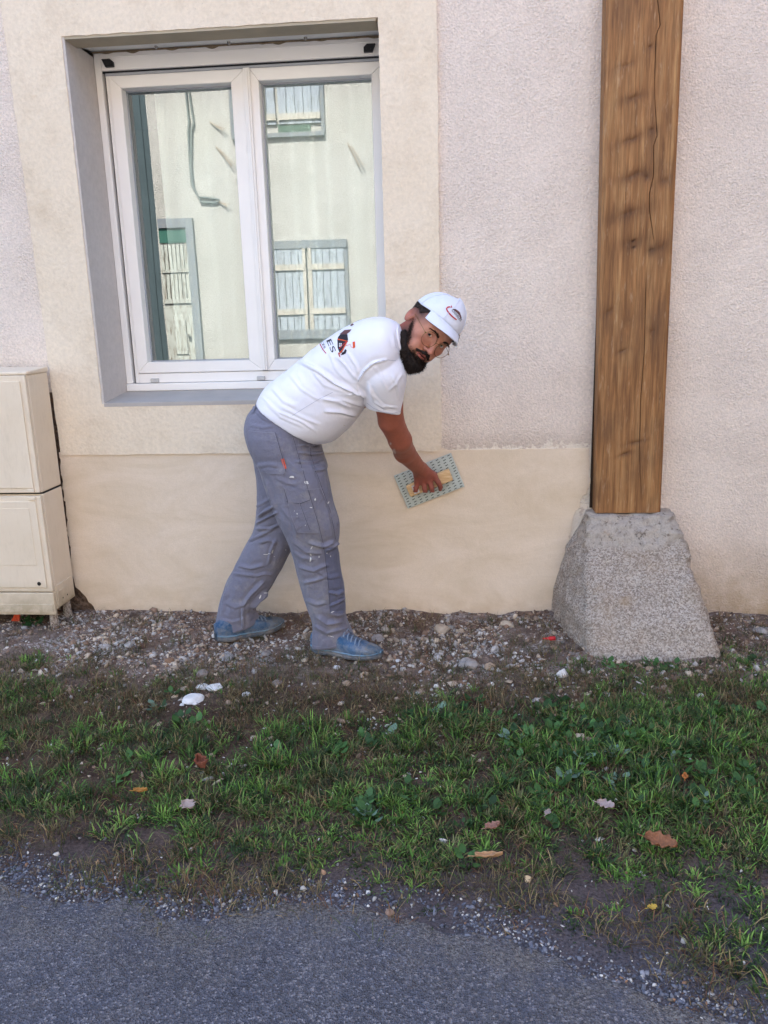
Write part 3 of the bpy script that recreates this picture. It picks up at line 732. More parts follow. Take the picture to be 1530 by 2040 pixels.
def remeshed(bm, vox, smooth=6):
    "voxel union of everything in bm -> (V, F)"
    bmesh.ops.recalc_face_normals(bm, faces=bm.faces[:])
    me = bpy.data.meshes.new('t'); bm.to_mesh(me); bm.free(); o = bpy.data.objects.new('t', me); COL.objects.link(o)
    a = o.modifiers.new('r', 'REMESH'); a.mode = 'VOXEL'; a.voxel_size = vox
    b = o.modifiers.new('s', 'SMOOTH'); b.iterations = smooth; b.factor = 0.5
    dg = bpy.context.evaluated_depsgraph_get(); dg.update(); e = o.evaluated_get(dg); m2 = bpy.data.meshes.new_from_object(e)
    bpy.data.objects.remove(o); bpy.data.meshes.remove(me); return m2

CAMn = np.array(CAM); Rn, Un, Fn = np.array(rgt), np.array(upv), np.array(fwd)
def np_px(V):
    d = V-CAMn; w_ = d@Fn; return np.c_[765+F*(d@Rn)/w_, 1020-F*(d@Un)/w_]
def me_arrays(me):
    n = len(me.vertices); V = np.empty(n*3); me.vertices.foreach_get('co', V); N = np.empty(n*3); me.vertices.foreach_get('normal', N)
    return V.reshape(-1, 3), N.reshape(-1, 3)
def dist_poly(Q, pl):
    d = np.full(len(Q), 1e9); sgn = np.zeros(len(Q)); tt = np.zeros(len(Q)); L = [0]
    for a, b in zip(pl, pl[1:]): L.append(L[-1]+math.dist(a, b))
    for i, (a, b) in enumerate(zip(pl, pl[1:])):
        a = np.array(a, float); b = np.array(b, float); ab = b-a; t = np.clip(((Q-a)@ab)/(ab@ab), 0, 1); q = Q-a-t[:, None]*ab
        dd = np.hypot(q[:, 0], q[:, 1]); s = ab[0]*q[:, 1]-ab[1]*q[:, 0]; m = dd < d
        d = np.where(m, dd, d); sgn = np.where(m, np.sign(s), sgn); tt = np.where(m, (L[i]+t*math.dist(a, b))/L[-1], tt)
    return d, sgn, tt
def folds(me, FL, facing=True):
    "press folds (pixel polyline, amplitude mm, width px, sharp side) into the cloth"
    V, N = me_arrays(me); Q = np_px(V); view = (N*(V-CAMn)/np.linalg.norm(V-CAMn, axis=1)[:, None]).sum(1); vis = np.clip(-view*3+.3, 0, 1)
    disp = np.zeros(len(V))
    for pl, amp, w_, side in FL:
        d, s, t = dist_poly(Q, pl); end = np.clip(np.minimum(t, 1-t)*6, 0, 1)**.7
        d = np.where(s == side, d*2.2, d) if side else d
        g = np.exp(-(d/w_)**2); h = np.exp(-(((d-w_*1.6)/w_)**2))*.45
        disp += amp*.001*(g-h)*end
    V2 = V+N*(disp*vis)[:, None]; me.vertices.foreach_set('co', V2.ravel()); me.update()
def wrinkle(me, fn):
    V, N = me_arrays(me); me.vertices.foreach_set('co', (V+N*fn(V)[:, None]).ravel()); me.update()
def vnoise(V, s, seed=0):
    return np.array([mnoise.noise((v[0]*s[0]+seed, v[1]*s[1], v[2]*s[2])) for v in V])
def bvh_of(me): return BVHTree.FromPolygons([v.co[:] for v in me.vertices], [p.vertices[:] for p in me.polygons])
def tri_poly(poly, maxe=3.0):
    bm = bmesh.new(); pts = []
    for i, a in enumerate(poly):
        b = poly[(i+1) % len(poly)]; n = max(1, int(math.dist(a, b)/maxe))
        for k in range(n): pts.append((a[0]+(b[0]-a[0])*k/n, a[1]+(b[1]-a[1])*k/n))
    vs = [bm.verts.new((x, y, 0)) for x, y in pts]; es = [bm.edges.new((vs[i], vs[(i+1) % len(vs)])) for i in range(len(vs))]
    bmesh.ops.triangle_fill(bm, edges=es, use_beauty=True)
    for _ in range(4):
        le = [e for e in bm.edges if e.calc_length() > maxe*1.5]
        if not le: break
        bmesh.ops.subdivide_edges(bm, edges=le, cuts=1); bmesh.ops.triangulate(bm, faces=bm.faces[:])
    V = [(v.co.x, v.co.y) for v in bm.verts]; bm.verts.index_update(); Fc = [[v.index for v in f.verts] for f in bm.faces]; bm.free(); return V, Fc
def cast(px, py, bvh, off):
    d = (fwd+rgt*((px-765)/F)-upv*((py-1020)/F)).normalized(); hit = bvh.ray_cast(CAM, d)
    if hit[0] is None: return None
    n = hit[1] if hit[1].dot(d) < 0 else -hit[1]
    return hit[0]+n*off
def lay(name, polys, bvh, off, mat, parent, maxe=2.5, fine=False):
    "flat cloth shapes laid on a garment (a pocket, a print, a patch)"
    V = []; Fc = []
    for poly in polys:
        v, f = tri_poly(poly, maxe) if not fine else poly
        hits = [cast(x, y, bvh, off) for x, y in v]; mp = {}
        for i, hh in enumerate(hits):
            if hh is not None: mp[i] = len(V); V.append(hh)
        for q in f:
            if all(i in mp for i in q):
                w_ = [V[mp[i]] for i in q]
                if max((w_[0]-w_[1]).length, (w_[1]-w_[2]).length) < .05: Fc.append([mp[i] for i in q])
    if not Fc: return None
    return mesh_obj(name, V, Fc, mat, parent, True)
def ribbon(pl, w_):
    "pixel polyline -> thin polygon"
    L = []; R_ = []
    for i, p in enumerate(pl):
        a = pl[max(i-1, 0)]; b = pl[min(i+1, len(pl)-1)]; dx, dy = b[0]-a[0], b[1]-a[1]; l = math.hypot(dx, dy) or 1; nx_, ny_ = -dy/l*w_/2, dx/l*w_/2
        L.append((p[0]+nx_, p[1]+ny_)); R_.append((p[0]-nx_, p[1]-ny_))
    return L+R_[::-1]
# ------------------------------------------------------------------ the plasterer
def cloth(name, c, c2, dirt=None, grain=900, bump=.15, soft=1.0):
    k = NB(name, 0.9, 0.12); k.b.inputs['Sheen Weight'].default_value = .15
    o = k.ramp(k.noise(6, 5, 0.6), [(0.3, col(c)), (0.7, col(c2))])
    if dirt: o = k.mix(k.ramp(k.noise(dirt[1], 6, 0.75), [(dirt[2], 0.0), (dirt[2]+.2, dirt[3])]), o, col(dirt[0]))
    k.base(o); k.nrm(k.bump(k.noise(grain, 2), bump, .0008, k.bump(k.noise(34, 4, .6), .5*soft, .008*soft, k.bump(k.noise(11, 4, .6, dist=.6), .5*soft, .02*soft)))); return k.m
M_shirt = cloth('white_cotton', 'efedf4', 'e8e6ee', ('d8d3cb', 5, .55, .35), 900, .15, .45)
M_trou = cloth('grey_work_twill', '72717f', '7b7a89', ('9a9694', 9, .52, .6), 700, .3)
M_trou2 = cloth('dark_knee_twill', '5f6174', '696b80', ('8d8a8a', 12, .56, .6), 700, .3)
M_stitch = simple('pale_stitching', '8b8a97', 0.9, .05)
M_dark = simple('dark_seam', '44434f', 0.9, .05)
M_white = simple('dried_white_paint', 'd8d6d2', 0.8, .05)
M_org = simple('orange_print', 'd8562c', 0.7, .03); M_redp = simple('red_print', 'b8323a', 0.7, .03); M_blk = simple('black_print', '2b2730', 0.7, .05); M_brownp = simple('brown_print', '6a4748', .7, .06)
def skin():
    k = NB('skin', 0.55, 0.35); a = k.attr('Col'); n = k.ramp(k.noise(45, 5, .6), [(.3, .88), (.7, 1.08)]); o = k.mix(1.0, a, n, 'MULTIPLY')
    k.base(o); k.b.inputs['Subsurface Weight'].default_value = .08; k.b.inputs['Subsurface Radius'].default_value = (.01, .004, .002); k.b.inputs['Subsurface Scale'].default_value = .5
    k.nrm(k.bump(k.noise(260, 3), .12, .001)); return k.m
M_skin = skin()
M_hair = simple('dark_hair', '281e19', 0.7, .25, 90, .6, 260, spec=.3)
M_eye = simple('eye_white', 'cfc3bb', .25, .02, spec=.5); M_iris = simple('dark_iris', '1d1411', .15, .05, spec=.6)

person = empty('person', (P(600, 1290, -.33).x, -.33, 0), 'man in white cap and t-shirt and grey work trousers bending along wall with a float', 'person')

# --- head frame
tilt = math.radians(43); psi = math.radians(33); th = math.radians(9)
HY = -.50; mid = P(869.5, 679, HY); cdir = (CAM-mid).normalized()
Rh = (rgt-cdir*rgt.dot(cdir)).normalized(); Uh = cdir.cross(Rh).normalized()
if Uh.z < 0: Uh = -Uh
U_ = Rh*math.sin(tilt)+Uh*math.cos(tilt); r_ = Rh*math.cos(tilt)-Uh*math.sin(tilt)
Ff = cdir*math.cos(psi)+r_*math.sin(psi); Ss = r_*math.cos(psi)-cdir*math.sin(psi)
Fw = (Ff*math.cos(th)-U_*math.sin(th)).normalized(); Uw = (U_*math.cos(th)+Ff*math.sin(th)).normalized(); Sw = Ss.normalized()
HS = 1.04                                                 # size of this head
HO = mid-Fw*(.084*HS)
HM = np.array([list(Sw), list(Fw), list(Uw)]).T          # columns = local axes
def HL(x, y, z): return HO+(Sw*x+Fw*y+Uw*z)*HS
def hl(p): return np.array(HL(*p))

def smoothcap(a, lo, hi): return np.clip((a-lo)/(hi-lo), 0, 1)
# --- body: head, neck, both arms and trunk in one skin
pp = lambda a, b, Y: np.array(P(a, b, Y))
B = Field((-.62, -.68, .56), (.20, .0, 1.40), .0024)
E_ = lambda c, r, **kw: B.ell(hl(c), np.array(r)*HS, HM, **kw)
C_ = lambda a, b, ra, rb, **kw: B.cone(hl(a), hl(b), ra*HS, rb*HS, **kw)
E_((0, -.008, .034), (.075, .096, .088), k=.01)
E_((0, .030, -.010), (.064, .062, .075), k=.03)
E_((0, .034, -.070), (.052, .050, .042), k=.025)
E_((0, .072, -.098), (.022, .018, .018), k=.02)
for s in (-1, 1):
    E_((s*.044, .056, -.026), (.020, .022, .017), k=.02)
    C_((s*.012, .086, .017), (s*.042, .070, .018), .010, .009, k=.014)
    E_((s*.031, .094, -.001), (.017, .013, .011), k=.010, op='sub')
    E_((s*.034, .070, -.058), (.015, .016, .018), k=.02)
C_((0, .080, .012), (0, .106, -.031), .0075, .0095, k=.009)
E_((0, .110, -.037), (.0098, .0098, .0085), k=.006)
for s in (-1, 1): E_((s*.0125, .095, -.040), (.007, .010, .0065), k=.005)
E_((0, .089, -.060), (.024, .011, .0065), k=.007)
E_((0, .088, -.073), (.021, .012, .0065), k=.006)
C_((-.021, .0975, -.0665), (.021, .0975, -.0665), .0012, .0012, k=.003, op='sub')
C_((-.010, .1015, -.0665), (.010, .1015, -.0665), .0018, .0018, k=.003, op='sub')
for s in (-1, 1):
    E_((s*.007, .101, -.0455), (.003, .004, .0022), k=.002, op='sub')
    # lids round the eyeball, opened to an almond
    E_((s*.031, .0715, -.002), (.0140, .0140, .0140), k=.005)
    E_((s*.031, .090, -.002), (.0145, .012, .0058), k=.002, op='sub')
    # ears
    R2 = HM@np.array([[math.cos(.35), s*-math.sin(.35), 0], [s*math.sin(.35), math.cos(.35), 0], [0, 0, 1]])
    B.ell(hl((s*.079, -.016, -.010)), np.array((.0060, .017, .029))*HS, R2, k=.006)
    B.ell(hl((s*.086, -.010, -.006)), np.array((.0070, .009, .018))*HS, R2, k=.003, op='sub')
    B.ell(hl((s*.077, -.008, -.016)), np.array((.006, .006, .008))*HS, R2, k=.004)
nb = pp(782, 700, -.40)
B.cone(hl((0, -.030, -.035)), nb, .056, .066, k=.02)
hip, ch = pp(585, 838, -.36), pp(735, 730, -.38)
B.cone(ch, nb, .10, .06, k=.03); B.cone(hip, ch, .11, .115, k=.04)
sh, um, el, fm, wr = pp(768, 752, -.50), pp(779, 838, -.41), pp(797, 877, -.345), pp(806, 901, -.255), pp(836, 934, -.128)
B.cone(ch, sh, .09, .06, k=.03); B.cone(sh, um, .060, .0455, k=.01); B.cone(um, el, .0455, .0425, k=.012); B.cone(el, fm, .0425, .0405, k=.012); B.cone(fm, wr, .0405, .0285, k=.012)
# right hand, back of hand to the camera, fingers closed over the handle
mcp = [pp(832, 961, -.084), pp(844, 960, -.092), pp(855, 956, -.096), pp(865, 949, -.092)]
fing = [ (mcp[0], pp(829, 972, -.086), pp(827.5, 980, -.078), pp(827.5, 985, -.068), .0096),
         (mcp[1], pp(846, 974, -.094), pp(848, 983, -.080), pp(847, 987, -.066), .0102),
         (mcp[2], pp(860, 971, -.096), pp(861, 979.5, -.080), pp(858, 983, -.064), .0104),
         (mcp[3], pp(873, 961, -.092), pp(877.5, 970, -.078), pp(877, 975, -.062), .0104)]
kn = (0, 1, 0)
for m_, wv in zip(mcp, ((-.010, 0, .004), (-.003, 0, 0), (.004, 0, 0), (.011, 0, .004))):
    B.cone(wr+np.array(wv), m_, .0205, .0130, k=.012)
B.cone(mcp[0], mcp[3], .0125, .0125, k=.010)
for a, b, c, d, r in fing:
    B.cone(a, b, r*1.18, r*1.03, k=.004); B.cone(b, c, r*1.05, r*.95, k=.002); B.cone(c, d, r*.94, r*.78, k=.002)
    B.ell(a+np.array((0, -.004, 0)), (.0095, .0075, .0095), k=.006)
tb = [wr+np.array((.018, .006, -.014)), pp(862, 943, -.070), pp(868, 946, -.050), pp(870, 952, -.036)]
B.cone(tb[0], tb[1], .0165, .0125, k=.012); B.cone(tb[1], tb[2], .0115, .0105, k=.003); B.cone(tb[2], tb[3], .0102, .0085, k=.002)
# left arm folded behind the trunk, hand on the belly side
ls, le, lw = pp(745, 725, -.22), pp(695, 775, -.13), pp(655, 800, -.16)
B.cone(ch, ls, .09, .055, k=.03); B.cone(ls, le, .050, .040, k=.01); B.cone(le, lw, .040, .028, k=.01)
for i in range(4):
    o = np.array((-.02-.004*i, -.01, -.03+.02*i)); B.cone(lw, lw+o+np.array((-.03, 0, 0)), .018, .012, k=.01); q = lw+o+np.array((-.03, 0, 0)); B.cone(q, q+np.array((-.035+.003*i, -.012, 0)), .009, .0085, k=.003); B.cone(q+np.array((-.035+.003*i, -.012, 0)), q+np.array((-.052, -.03, 0)), .0085, .007, k=.003)
B.cone(lw, lw+np.array((-.02, -.02, .04)), .014, .011, k=.008); B.cone(lw+np.array((-.02, -.02, .04)), lw+np.array((-.04, -.03, .055)), .010, .008, k=.003)
Vb, Fb = B.mesh(); 
def smooth_np(V, Fq, it, keep=None):
    e = np.concatenate([Fq[:, [0, 1]], Fq[:, [1, 2]], Fq[:, [2, 3]], Fq[:, [3, 0]]]); n = len(V)
    for _ in range(it):
        S = np.zeros_like(V); c = np.zeros(n)
        for d in range(3): S[:, d] = np.bincount(e[:, 0], V[e[:, 1], d], n)+np.bincount(e[:, 1], V[e[:, 0], d], n)
        c = np.bincount(e[:, 0], minlength=n)+np.bincount(e[:, 1], minlength=n); V = V*.5+.5*S/np.maximum(c, 1)[:, None]
    return V
Vb = smooth_np(Vb, Fb, 1)
L = (Vb-np.array(HO))@HM/HS       # head-local
arm = np.array(col('9d5a46')[:3]); face = np.array(col('c1856c')[:3]); neckc = np.array(col('a2584c')[:3]); handc = np.array(col('915048')[:3])
ishead = (L[:, 2] > -.16) & (np.linalg.norm(L, axis=1) < .19)
Cc = np.tile(arm, (len(Vb), 1))
th_ = smoothcap(-Vb[:, 1], .06, .16)[:, None]; Cc = np.where(ishead[:, None], Cc, handc*(1-th_)+arm*th_)
hf = smoothcap(L[:, 1], -.035, .02)[:, None]; hc = neckc*(1-hf)+face*hf
def blend(c, m, tgt): m = np.clip(m, 0, 1)[:, None]; return c*(1-m)+np.array(col(tgt)[:3])*m
hc = blend(hc, np.exp(-(((L[:, 0])/.03)**2+((L[:, 2]+.035)/.02)**2))*.35*(L[:, 1] > .06), 'b86a5c')   # nose
for s in (-1, 1):
    hc = blend(hc, np.exp(-(((L[:, 0]-s*.045)/.02)**2+((L[:, 2]+.03)/.02)**2))*.35*(L[:, 1] > .0), 'b86b60')
    hc = blend(hc, np.exp(-(((L[:, 0]-s*.031)/.018)**2+((L[:, 2]+.004)/.010)**2))*.45*(L[:, 1] > .05), '8a5a4a')
    hc = blend(hc, np.exp(-(((L[:, 0]-s*.082)/.014)**2+((L[:, 1]+.016)/.025)**2+((L[:, 2]+.01)/.035)**2))*.5, 'c07a66')
mouth = ((L[:, 0]/.0235)**2+((L[:, 2]+.0665)/.0105)**2); hc = blend(hc, np.clip((1.15-mouth)*4, 0, 1)*.85*(L[:, 1] > .07), 'b2605a')
hc = blend(hc, np.clip((1-((L[:, 0]/.017)**2+((L[:, 2]+.0665)/.0022)**2))*3, 0, 1)*(L[:, 1] > .07), '4a211f')
# close-cropped hair fading at the temples
stub = smoothcap(-L[:, 1], -.066, -.025)*smoothcap(L[:, 2], -.014, .018)*smoothcap(abs(L[:, 0]), .03, .05); hc = blend(hc, stub*.85, '3a2b27'); hc = blend(hc, np.exp(-(((L[:, 1]-.012)/.014)**2+((L[:, 2]+.02)/.03)**2))*(abs(L[:, 0]) > .05)*.5, '3f2f2a')
jaw = smoothcap(-L[:, 2], .02, .065)*smoothcap(-L[:, 1], -.075, -.03)*smoothcap(L[:, 1], -.045, -.01); hc = blend(hc, jaw*.8, '35241f')
Cc = np.where(ishead[:, None], hc, Cc)
# plaster spots on the forearm
Qb = np_px(Vb)
for a, b, r in ((785, 898, 2.2), (787, 902, 1.6), (778, 884, 1.5)):
    m_ = np.clip(1.6-np.hypot(Qb[:, 0]-a, (Qb[:, 1]-b)*.7)/r, 0, 1)*(Vb[:, 1] < -.2); Cc = blend(Cc, m_*.7, 'c9b8ae')
body = np_mesh('body', Vb, Fb, [M_skin, M_eye, M_iris], person, True, Cc)
# eyeballs joined into the same mesh
bm = bmesh.new(); bm.from_mesh(body.data)
for s in (-1, 1):
    c0 = HL(s*.031, .0715, -.002); gz = (CAM-c0).normalized()
    gz = (gz*.75+Fw*.25).normalized()
    for rad, mi, off in ((.0122, 1, 0), (.0066, 2, .0070)):
        n0 = len(bm.verts); r = bmesh.ops.create_icosphere(bm, subdivisions=3, radius=rad*HS, matrix=Matrix.Translation(c0+gz*off*HS))
        for v in r['verts']:
            for f in v.link_faces: f.material_index = mi; f.smooth = True
bm.to_mesh(body.data); bm.free()

# --- beard, moustache, eyebrows, hair
def strands(name, bases, dirs, lens, w_, mat, parent, droop=0.0):
    n = len(bases); V = np.zeros((n, 5, 3)); side = np.cross(dirs, RNG.normal(size=(n, 3))); side /= np.linalg.norm(side, axis=1)[:, None]+1e-9
    bend = RNG.normal(size=(n, 3))*.35
    m1 = bases+dirs*lens[:, None]*.5; tip = bases+(dirs+bend*.6)*lens[:, None]
    V[:, 0] = bases-side*w_; V[:, 1] = bases+side*w_; V[:, 2] = m1+side*w_*.7; V[:, 3] = m1-side*w_*.7; V[:, 4] = tip
    Fq = []; I_ = np.arange(n)*5
    F4 = np.c_[I_, I_+1, I_+2, I_+3]; F3 = np.c_[I_+3, I_+2, I_+4, I_+4]
    tri = np.concatenate([F4[:, [0, 1, 2]], F4[:, [0, 2, 3]], F3[:, :3]])
    return np_mesh(name, V.reshape(-1, 3), tri, mat, parent, False)
lo = np.array([min(v) for v in zip(*[hl(p) for p in ((-.1, .12, -.17), (.1, -.12, .14), (-.1, -.12, -.17), (.1, .12, .14), (-.1, .12, .14), (.1, .12, -.17), (-.1, -.12, .14), (.1, -.12, -.17))])])
hi = np.array([max(v) for v in zip(*[hl(p) for p in ((-.1, .12, -.17), (.1, -.12, .14), (-.1, -.12, -.17), (.1, .12, .14), (-.1, .12, .14), (.1, .12, -.17), (-.1, -.12, .14), (.1, -.12, -.17))])])
def hairfield(build, amp, fr, h=.0026):
    G = Field(lo, hi, h); build(G)
    sl, gg = G.box(lo, hi)
    q = (gg-np.array(HO))@HM/HS
    G.D[sl] += (amp*(np.sin(q[..., 0]*fr+3*np.sin(q[..., 2]*fr*.6))*np.sin(q[..., 1]*fr*1.1+1)*np.sin(q[..., 2]*fr*.9+2*np.sin(q[..., 0]*fr*.5)))).astype(np.float32)
    return G.mesh()
def beard(G):
    e = lambda c, r, **kw: G.ell(hl(c), np.array(r)*HS, HM, **kw)
    c = lambda a, b, ra, rb, **kw: G.cone(hl(a), hl(b), ra*HS, rb*HS, **kw)
    e((0, .042, -.097), (.050, .048, .029), k=.01); e((0, .077, -.109), (.035, .035, .032), k=.015)
    for s in (-1, 1):
        c((s*.054, .004, -.066), (s*.054, .018, -.082), .010, .0165, k=.02); c((s*.058, .018, -.075), (s*.038, .056, -.104), .017, .022, k=.01)
        c((s*.030, .088, -.064), (s*.008, .103, -.0515), .0030, .0042, k=.004)
    e((0, .105, -.073), (.034, .042, .0205), k=.005, op='sub')
    c((0, .096, -.088), (0, .094, -.080), .004, .003, k=.004)
    for s in (-1, 1): c((s*.030, .088, -.064), (s*.006, .104, -.0510), .0030, .0044, k=.003)
Vh, Fh = hairfield(beard, .0026, 230)
bd = np_mesh('beard', Vh, Fh, M_hair, person, True)
Lh = (Vh-np.array(HO))@HM/HS; sel = RNG.choice(len(Vh), 15000); N_ = np.empty(len(Vh)*3); bd.data.vertices.foreach_get('normal', N_); N_ = N_.reshape(-1, 3)
down = -np.array(Uw); dr = N_[sel]*.5+down*.7+RNG.normal(size=(15000, 3))*.35; dr /= np.linalg.norm(dr, axis=1)[:, None]
ln = np.where(Lh[sel, 2] < -.085, .0105, .0045)*(.6+.8*RNG.random(15000)); up_ = Lh[sel, 2] > -.07; ln = np.where(up_, .0035, ln)
strands('beard_hair', Vh[sel], dr, ln, .0005, M_hair, bd)
# stray hairs where the beard thins out on the cheek and neck
Nb = np.empty(len(Vb)*3); body.data.vertices.foreach_get('normal', Nb) if len(body.data.vertices) == len(Vb) else None
bs = []; bdr = []
bvq = bvh_of(body.data)
for i in range(5200):
    t = RNG.random(); s = 1 if RNG.random() < .5 else -1
    if t < .6:
        q = RNG.random(); x, y, z = s*(.072-.012*q), .004+.050*q+RNG.normal()*.008, -.026-.050*q+RNG.normal()*.009
        o = HL(s*.2, y, z); hit = bvq.ray_cast(o, -Sw*s)
    else: x = RNG.normal()*.022; z = -.083+RNG.normal()*.008; hit = bvq.ray_cast(HL(x, .2, z), -Fw)
    if hit[0] is None: continue
    l_ = (np.array(hit[0])-np.array(HO))@HM/HS
    if np.linalg.norm(l_) > .17: continue
    bs.append(np.array(hit[0])); v = hit[1]*.6-Uw*.8+Fw*.1; bdr.append(np.array(v.normalized())+RNG.normal(size=3)*.25)
strands('beard_stubble', np.array(bs), np.array(bdr), .003+.003*RNG.random(len(bs)), .00035, M_hair, bd)
def brows():
    b = []; d = []
    for s in (-1, 1):
        for i in range(420):
            t = RNG.random(); x = .011+.038*t; z = .0135+.0065*math.sin(t*2.3)-.004*t*t+RNG.normal()*.0016*(1.3-t)
            y = .097-.55*x*x*10-.0035*(x > .03)-.0
            # find the skin by a ray from in front
            o = HL(s*x, .14, z); hit = bvhb.ray_cast(o, -Fw)
            if hit[0] is None: continue
            b.append(np.array(hit[0])); v = Sw*s*.9+Uw*(.35 if t < .6 else -.3)+Fw*.25; d.append(np.array(v.normalized()))
    b = np.array(b); d = np.array(d); strands('eyebrow', b, d, .006+.003*RNG.random(len(b)), .00045, M_hair, person)
bvhb = bvh_of(body.data); brows()
def hair(G):
    G.ell(hl((0, -.020, .030)), np.array((.0785, .090, .082))*HS, HM, k=.01)
    G.ell(hl((0, .10, .000)), np.array((.090, .088, .055))*HS, HM, k=.006, op='sub')
    G.ell(hl((0, -.02, -.10)), np.array((.12, .12, .075))*HS, HM, k=.006, op='sub')
    for s in (-1, 1): G.ell(hl((s*.080, -.014, -.012)), np.array((.02, .024, .036))*HS, HM, k=.003, op='sub')
    G.cone(hl((.056, .052, .044)), hl((.072, .018, .020)), .016*HS, .011*HS, k=.006); G.cone(hl((.052, .060, .050)), hl((-.01, .080, .062)), .015*HS, .008*HS, k=.006); G.cone(hl((-.058, .040, .050)), hl((-.074, .012, .028)), .008*HS, .008*HS, k=.006)
Vh, Fh = hairfield(hair, .0012, 300)
hr = np_mesh('hair', Vh, Fh, M_hair, person, True)
N_ = np.empty(len(Vh)*3); hr.data.vertices.foreach_get('normal', N_); N_ = N_.reshape(-1, 3); Lh = (Vh-np.array(HO))@HM/HS
sel = RNG.choice(np.where(Lh[:, 1] < .09)[0], 6000); dr = N_[sel]*.5+down*.5+np.array(Fw)*.2+RNG.normal(size=(6000, 3))*.4; dr /= np.linalg.norm(dr, axis=1)[:, None]
strands('hair_strands', Vh[sel], dr, .0035*(.6+RNG.random(6000)), .0004, M_hair, hr)

# --- cap
def cap_build():
    root = None; nu, nv = 72, 26; V = []; Fc = []
    cx = (0, -.010, .036); A, Bf, Bb, Cz = .0835, .099, .100, .092
    for j in range(nv+1):
        el_ = math.pi/2*(1-j/nv)
        for i in range(nu):
            a = 2*math.pi*i/nu; x = math.sin(a); y = math.cos(a)
            rr = math.cos(el_)**.90; zz = math.sin(el_)**1.0
            fwdness = max(0, y); base_z = .028*fwdness-.012*max(0, -y)
            z = cx[2]+base_z+zz*(Cz-base_z*.6)*(1.0+.02*fwdness); b = Bf if y > 0 else Bb
            wob = 1+.010*math.sin(a*6+.3)*math.cos(el_)*(math.sin(el_*2)+.1)
            V.append(HL(cx[0]+A*x*rr*wob, cx[1]+b*y*rr*wob, z))
    for j in range(nv):
        for i in range(nu): Fc.append((j*nu+i, j*nu+(i+1) % nu, (j+1)*nu+(i+1) % nu, (j+1)*nu+i))
    capm = cloth('white_cap_cotton', 'e2e4ee', 'dadde9', None, 800, .2, .5)
    cap = mesh_obj('cap', V, Fc, capm, person, True)
    s = cap.modifiers.new('t', 'SOLIDIFY'); s.thickness = .002; s.offset = 1
    # brim
    V = []; Fc = []; n, m_ = 44, 14
    for j in range(m_+1):
        t = j/m_
        for i in range(n+1):
            a = math.radians(-58+116*i/n); x = math.sin(a); y = math.cos(a)
            bx = .0875*x; by = -.010+.103*y; ext = .050*max(0, math.cos(a*1.5))**.6
            px_ = bx+ext*t*x*.10; py_ = by+ext*t
            pz = .036+.028*y+.003-.006*t-.10*ext*t-(px_/.088)**2*.024*t-.006*t*t
            V.append(HL(px_, py_, pz))
    for j in range(m_):
        for i in range(n): q = j*(n+1)+i; Fc.append((q, q+1, q+n+2, q+n+1))
    br = mesh_obj('brim', V, Fc, capm, cap, True); s = br.modifiers.new('t', 'SOLIDIFY'); s.thickness = .003; s.offset = 1
    MB().tube([HL(0, -.010, .127), HL(0, -.010, .1315)], [.007, .004], 12).build('button', capm, cap, True)
    # seams between the panels
    sm = MB()
    for i in range(6):
        a = math.pi/6+i*math.pi/3; pts = []
        for j in range(0, nv+1, 2):
            el_ = math.pi/2*(1-j/nv); x = math.sin(a); y = math.cos(a); rr = math.cos(el_)**.90; zz = math.sin(el_)**1.0; base_z = .028*max(0, y)-.012*max(0, -y)
            z = cx[2]+base_z+zz*(Cz-base_z*.6)*(1+.02*max(0, y)); b = Bf if y > 0 else Bb; wob = 1+.010*math.sin(a*6+.3)*math.cos(el_)*(math.sin(el_*2)+.1)
            k_ = 1.018; pts.append(HL(A*x*rr*k_*wob, cx[1]+b*y*rr*k_*wob, z+.001))
        sm.tube(pts, .0009, 5)
    sm.build('panel_seam', capm, cap, True)
    dg = bpy.context.evaluated_depsgraph_get(); dg.update()
    m2 = bpy.data.meshes.new_from_object(cap.evaluated_get(dg)); bv = bvh_of(m2)
    z1 = lambda x, y: (760+x/7.65, 560+y/7.65)
    lay('cap_logo_swoosh', [ribbon([z1(*q) for q in ((1045, 395), (1005, 402), (990, 425), (1005, 460), (1050, 515), (1100, 560), (1140, 590))], 2.6)], bv, .002, M_redp, cap, 1.5)
    lay('cap_logo_roof', [[z1(*q) for q in ((1078, 430), (1125, 428), (1165, 455), (1190, 480), (1215, 560), (1205, 590), (1180, 520), (1150, 488), (1120, 462))]], bv, .002, M_brownp, cap, 1.5)
    lay('cap_logo_chimney', [[z1(*q) for q in ((1050, 410), (1062, 368), (1076, 405))]], bv, .002, M_redp, cap, 1.5)
    text_lay('CHARLES', z1(1062, 450), z1(1195, 615), 5.2, bv, .0022, M_blk, cap, 'cap_lettering')
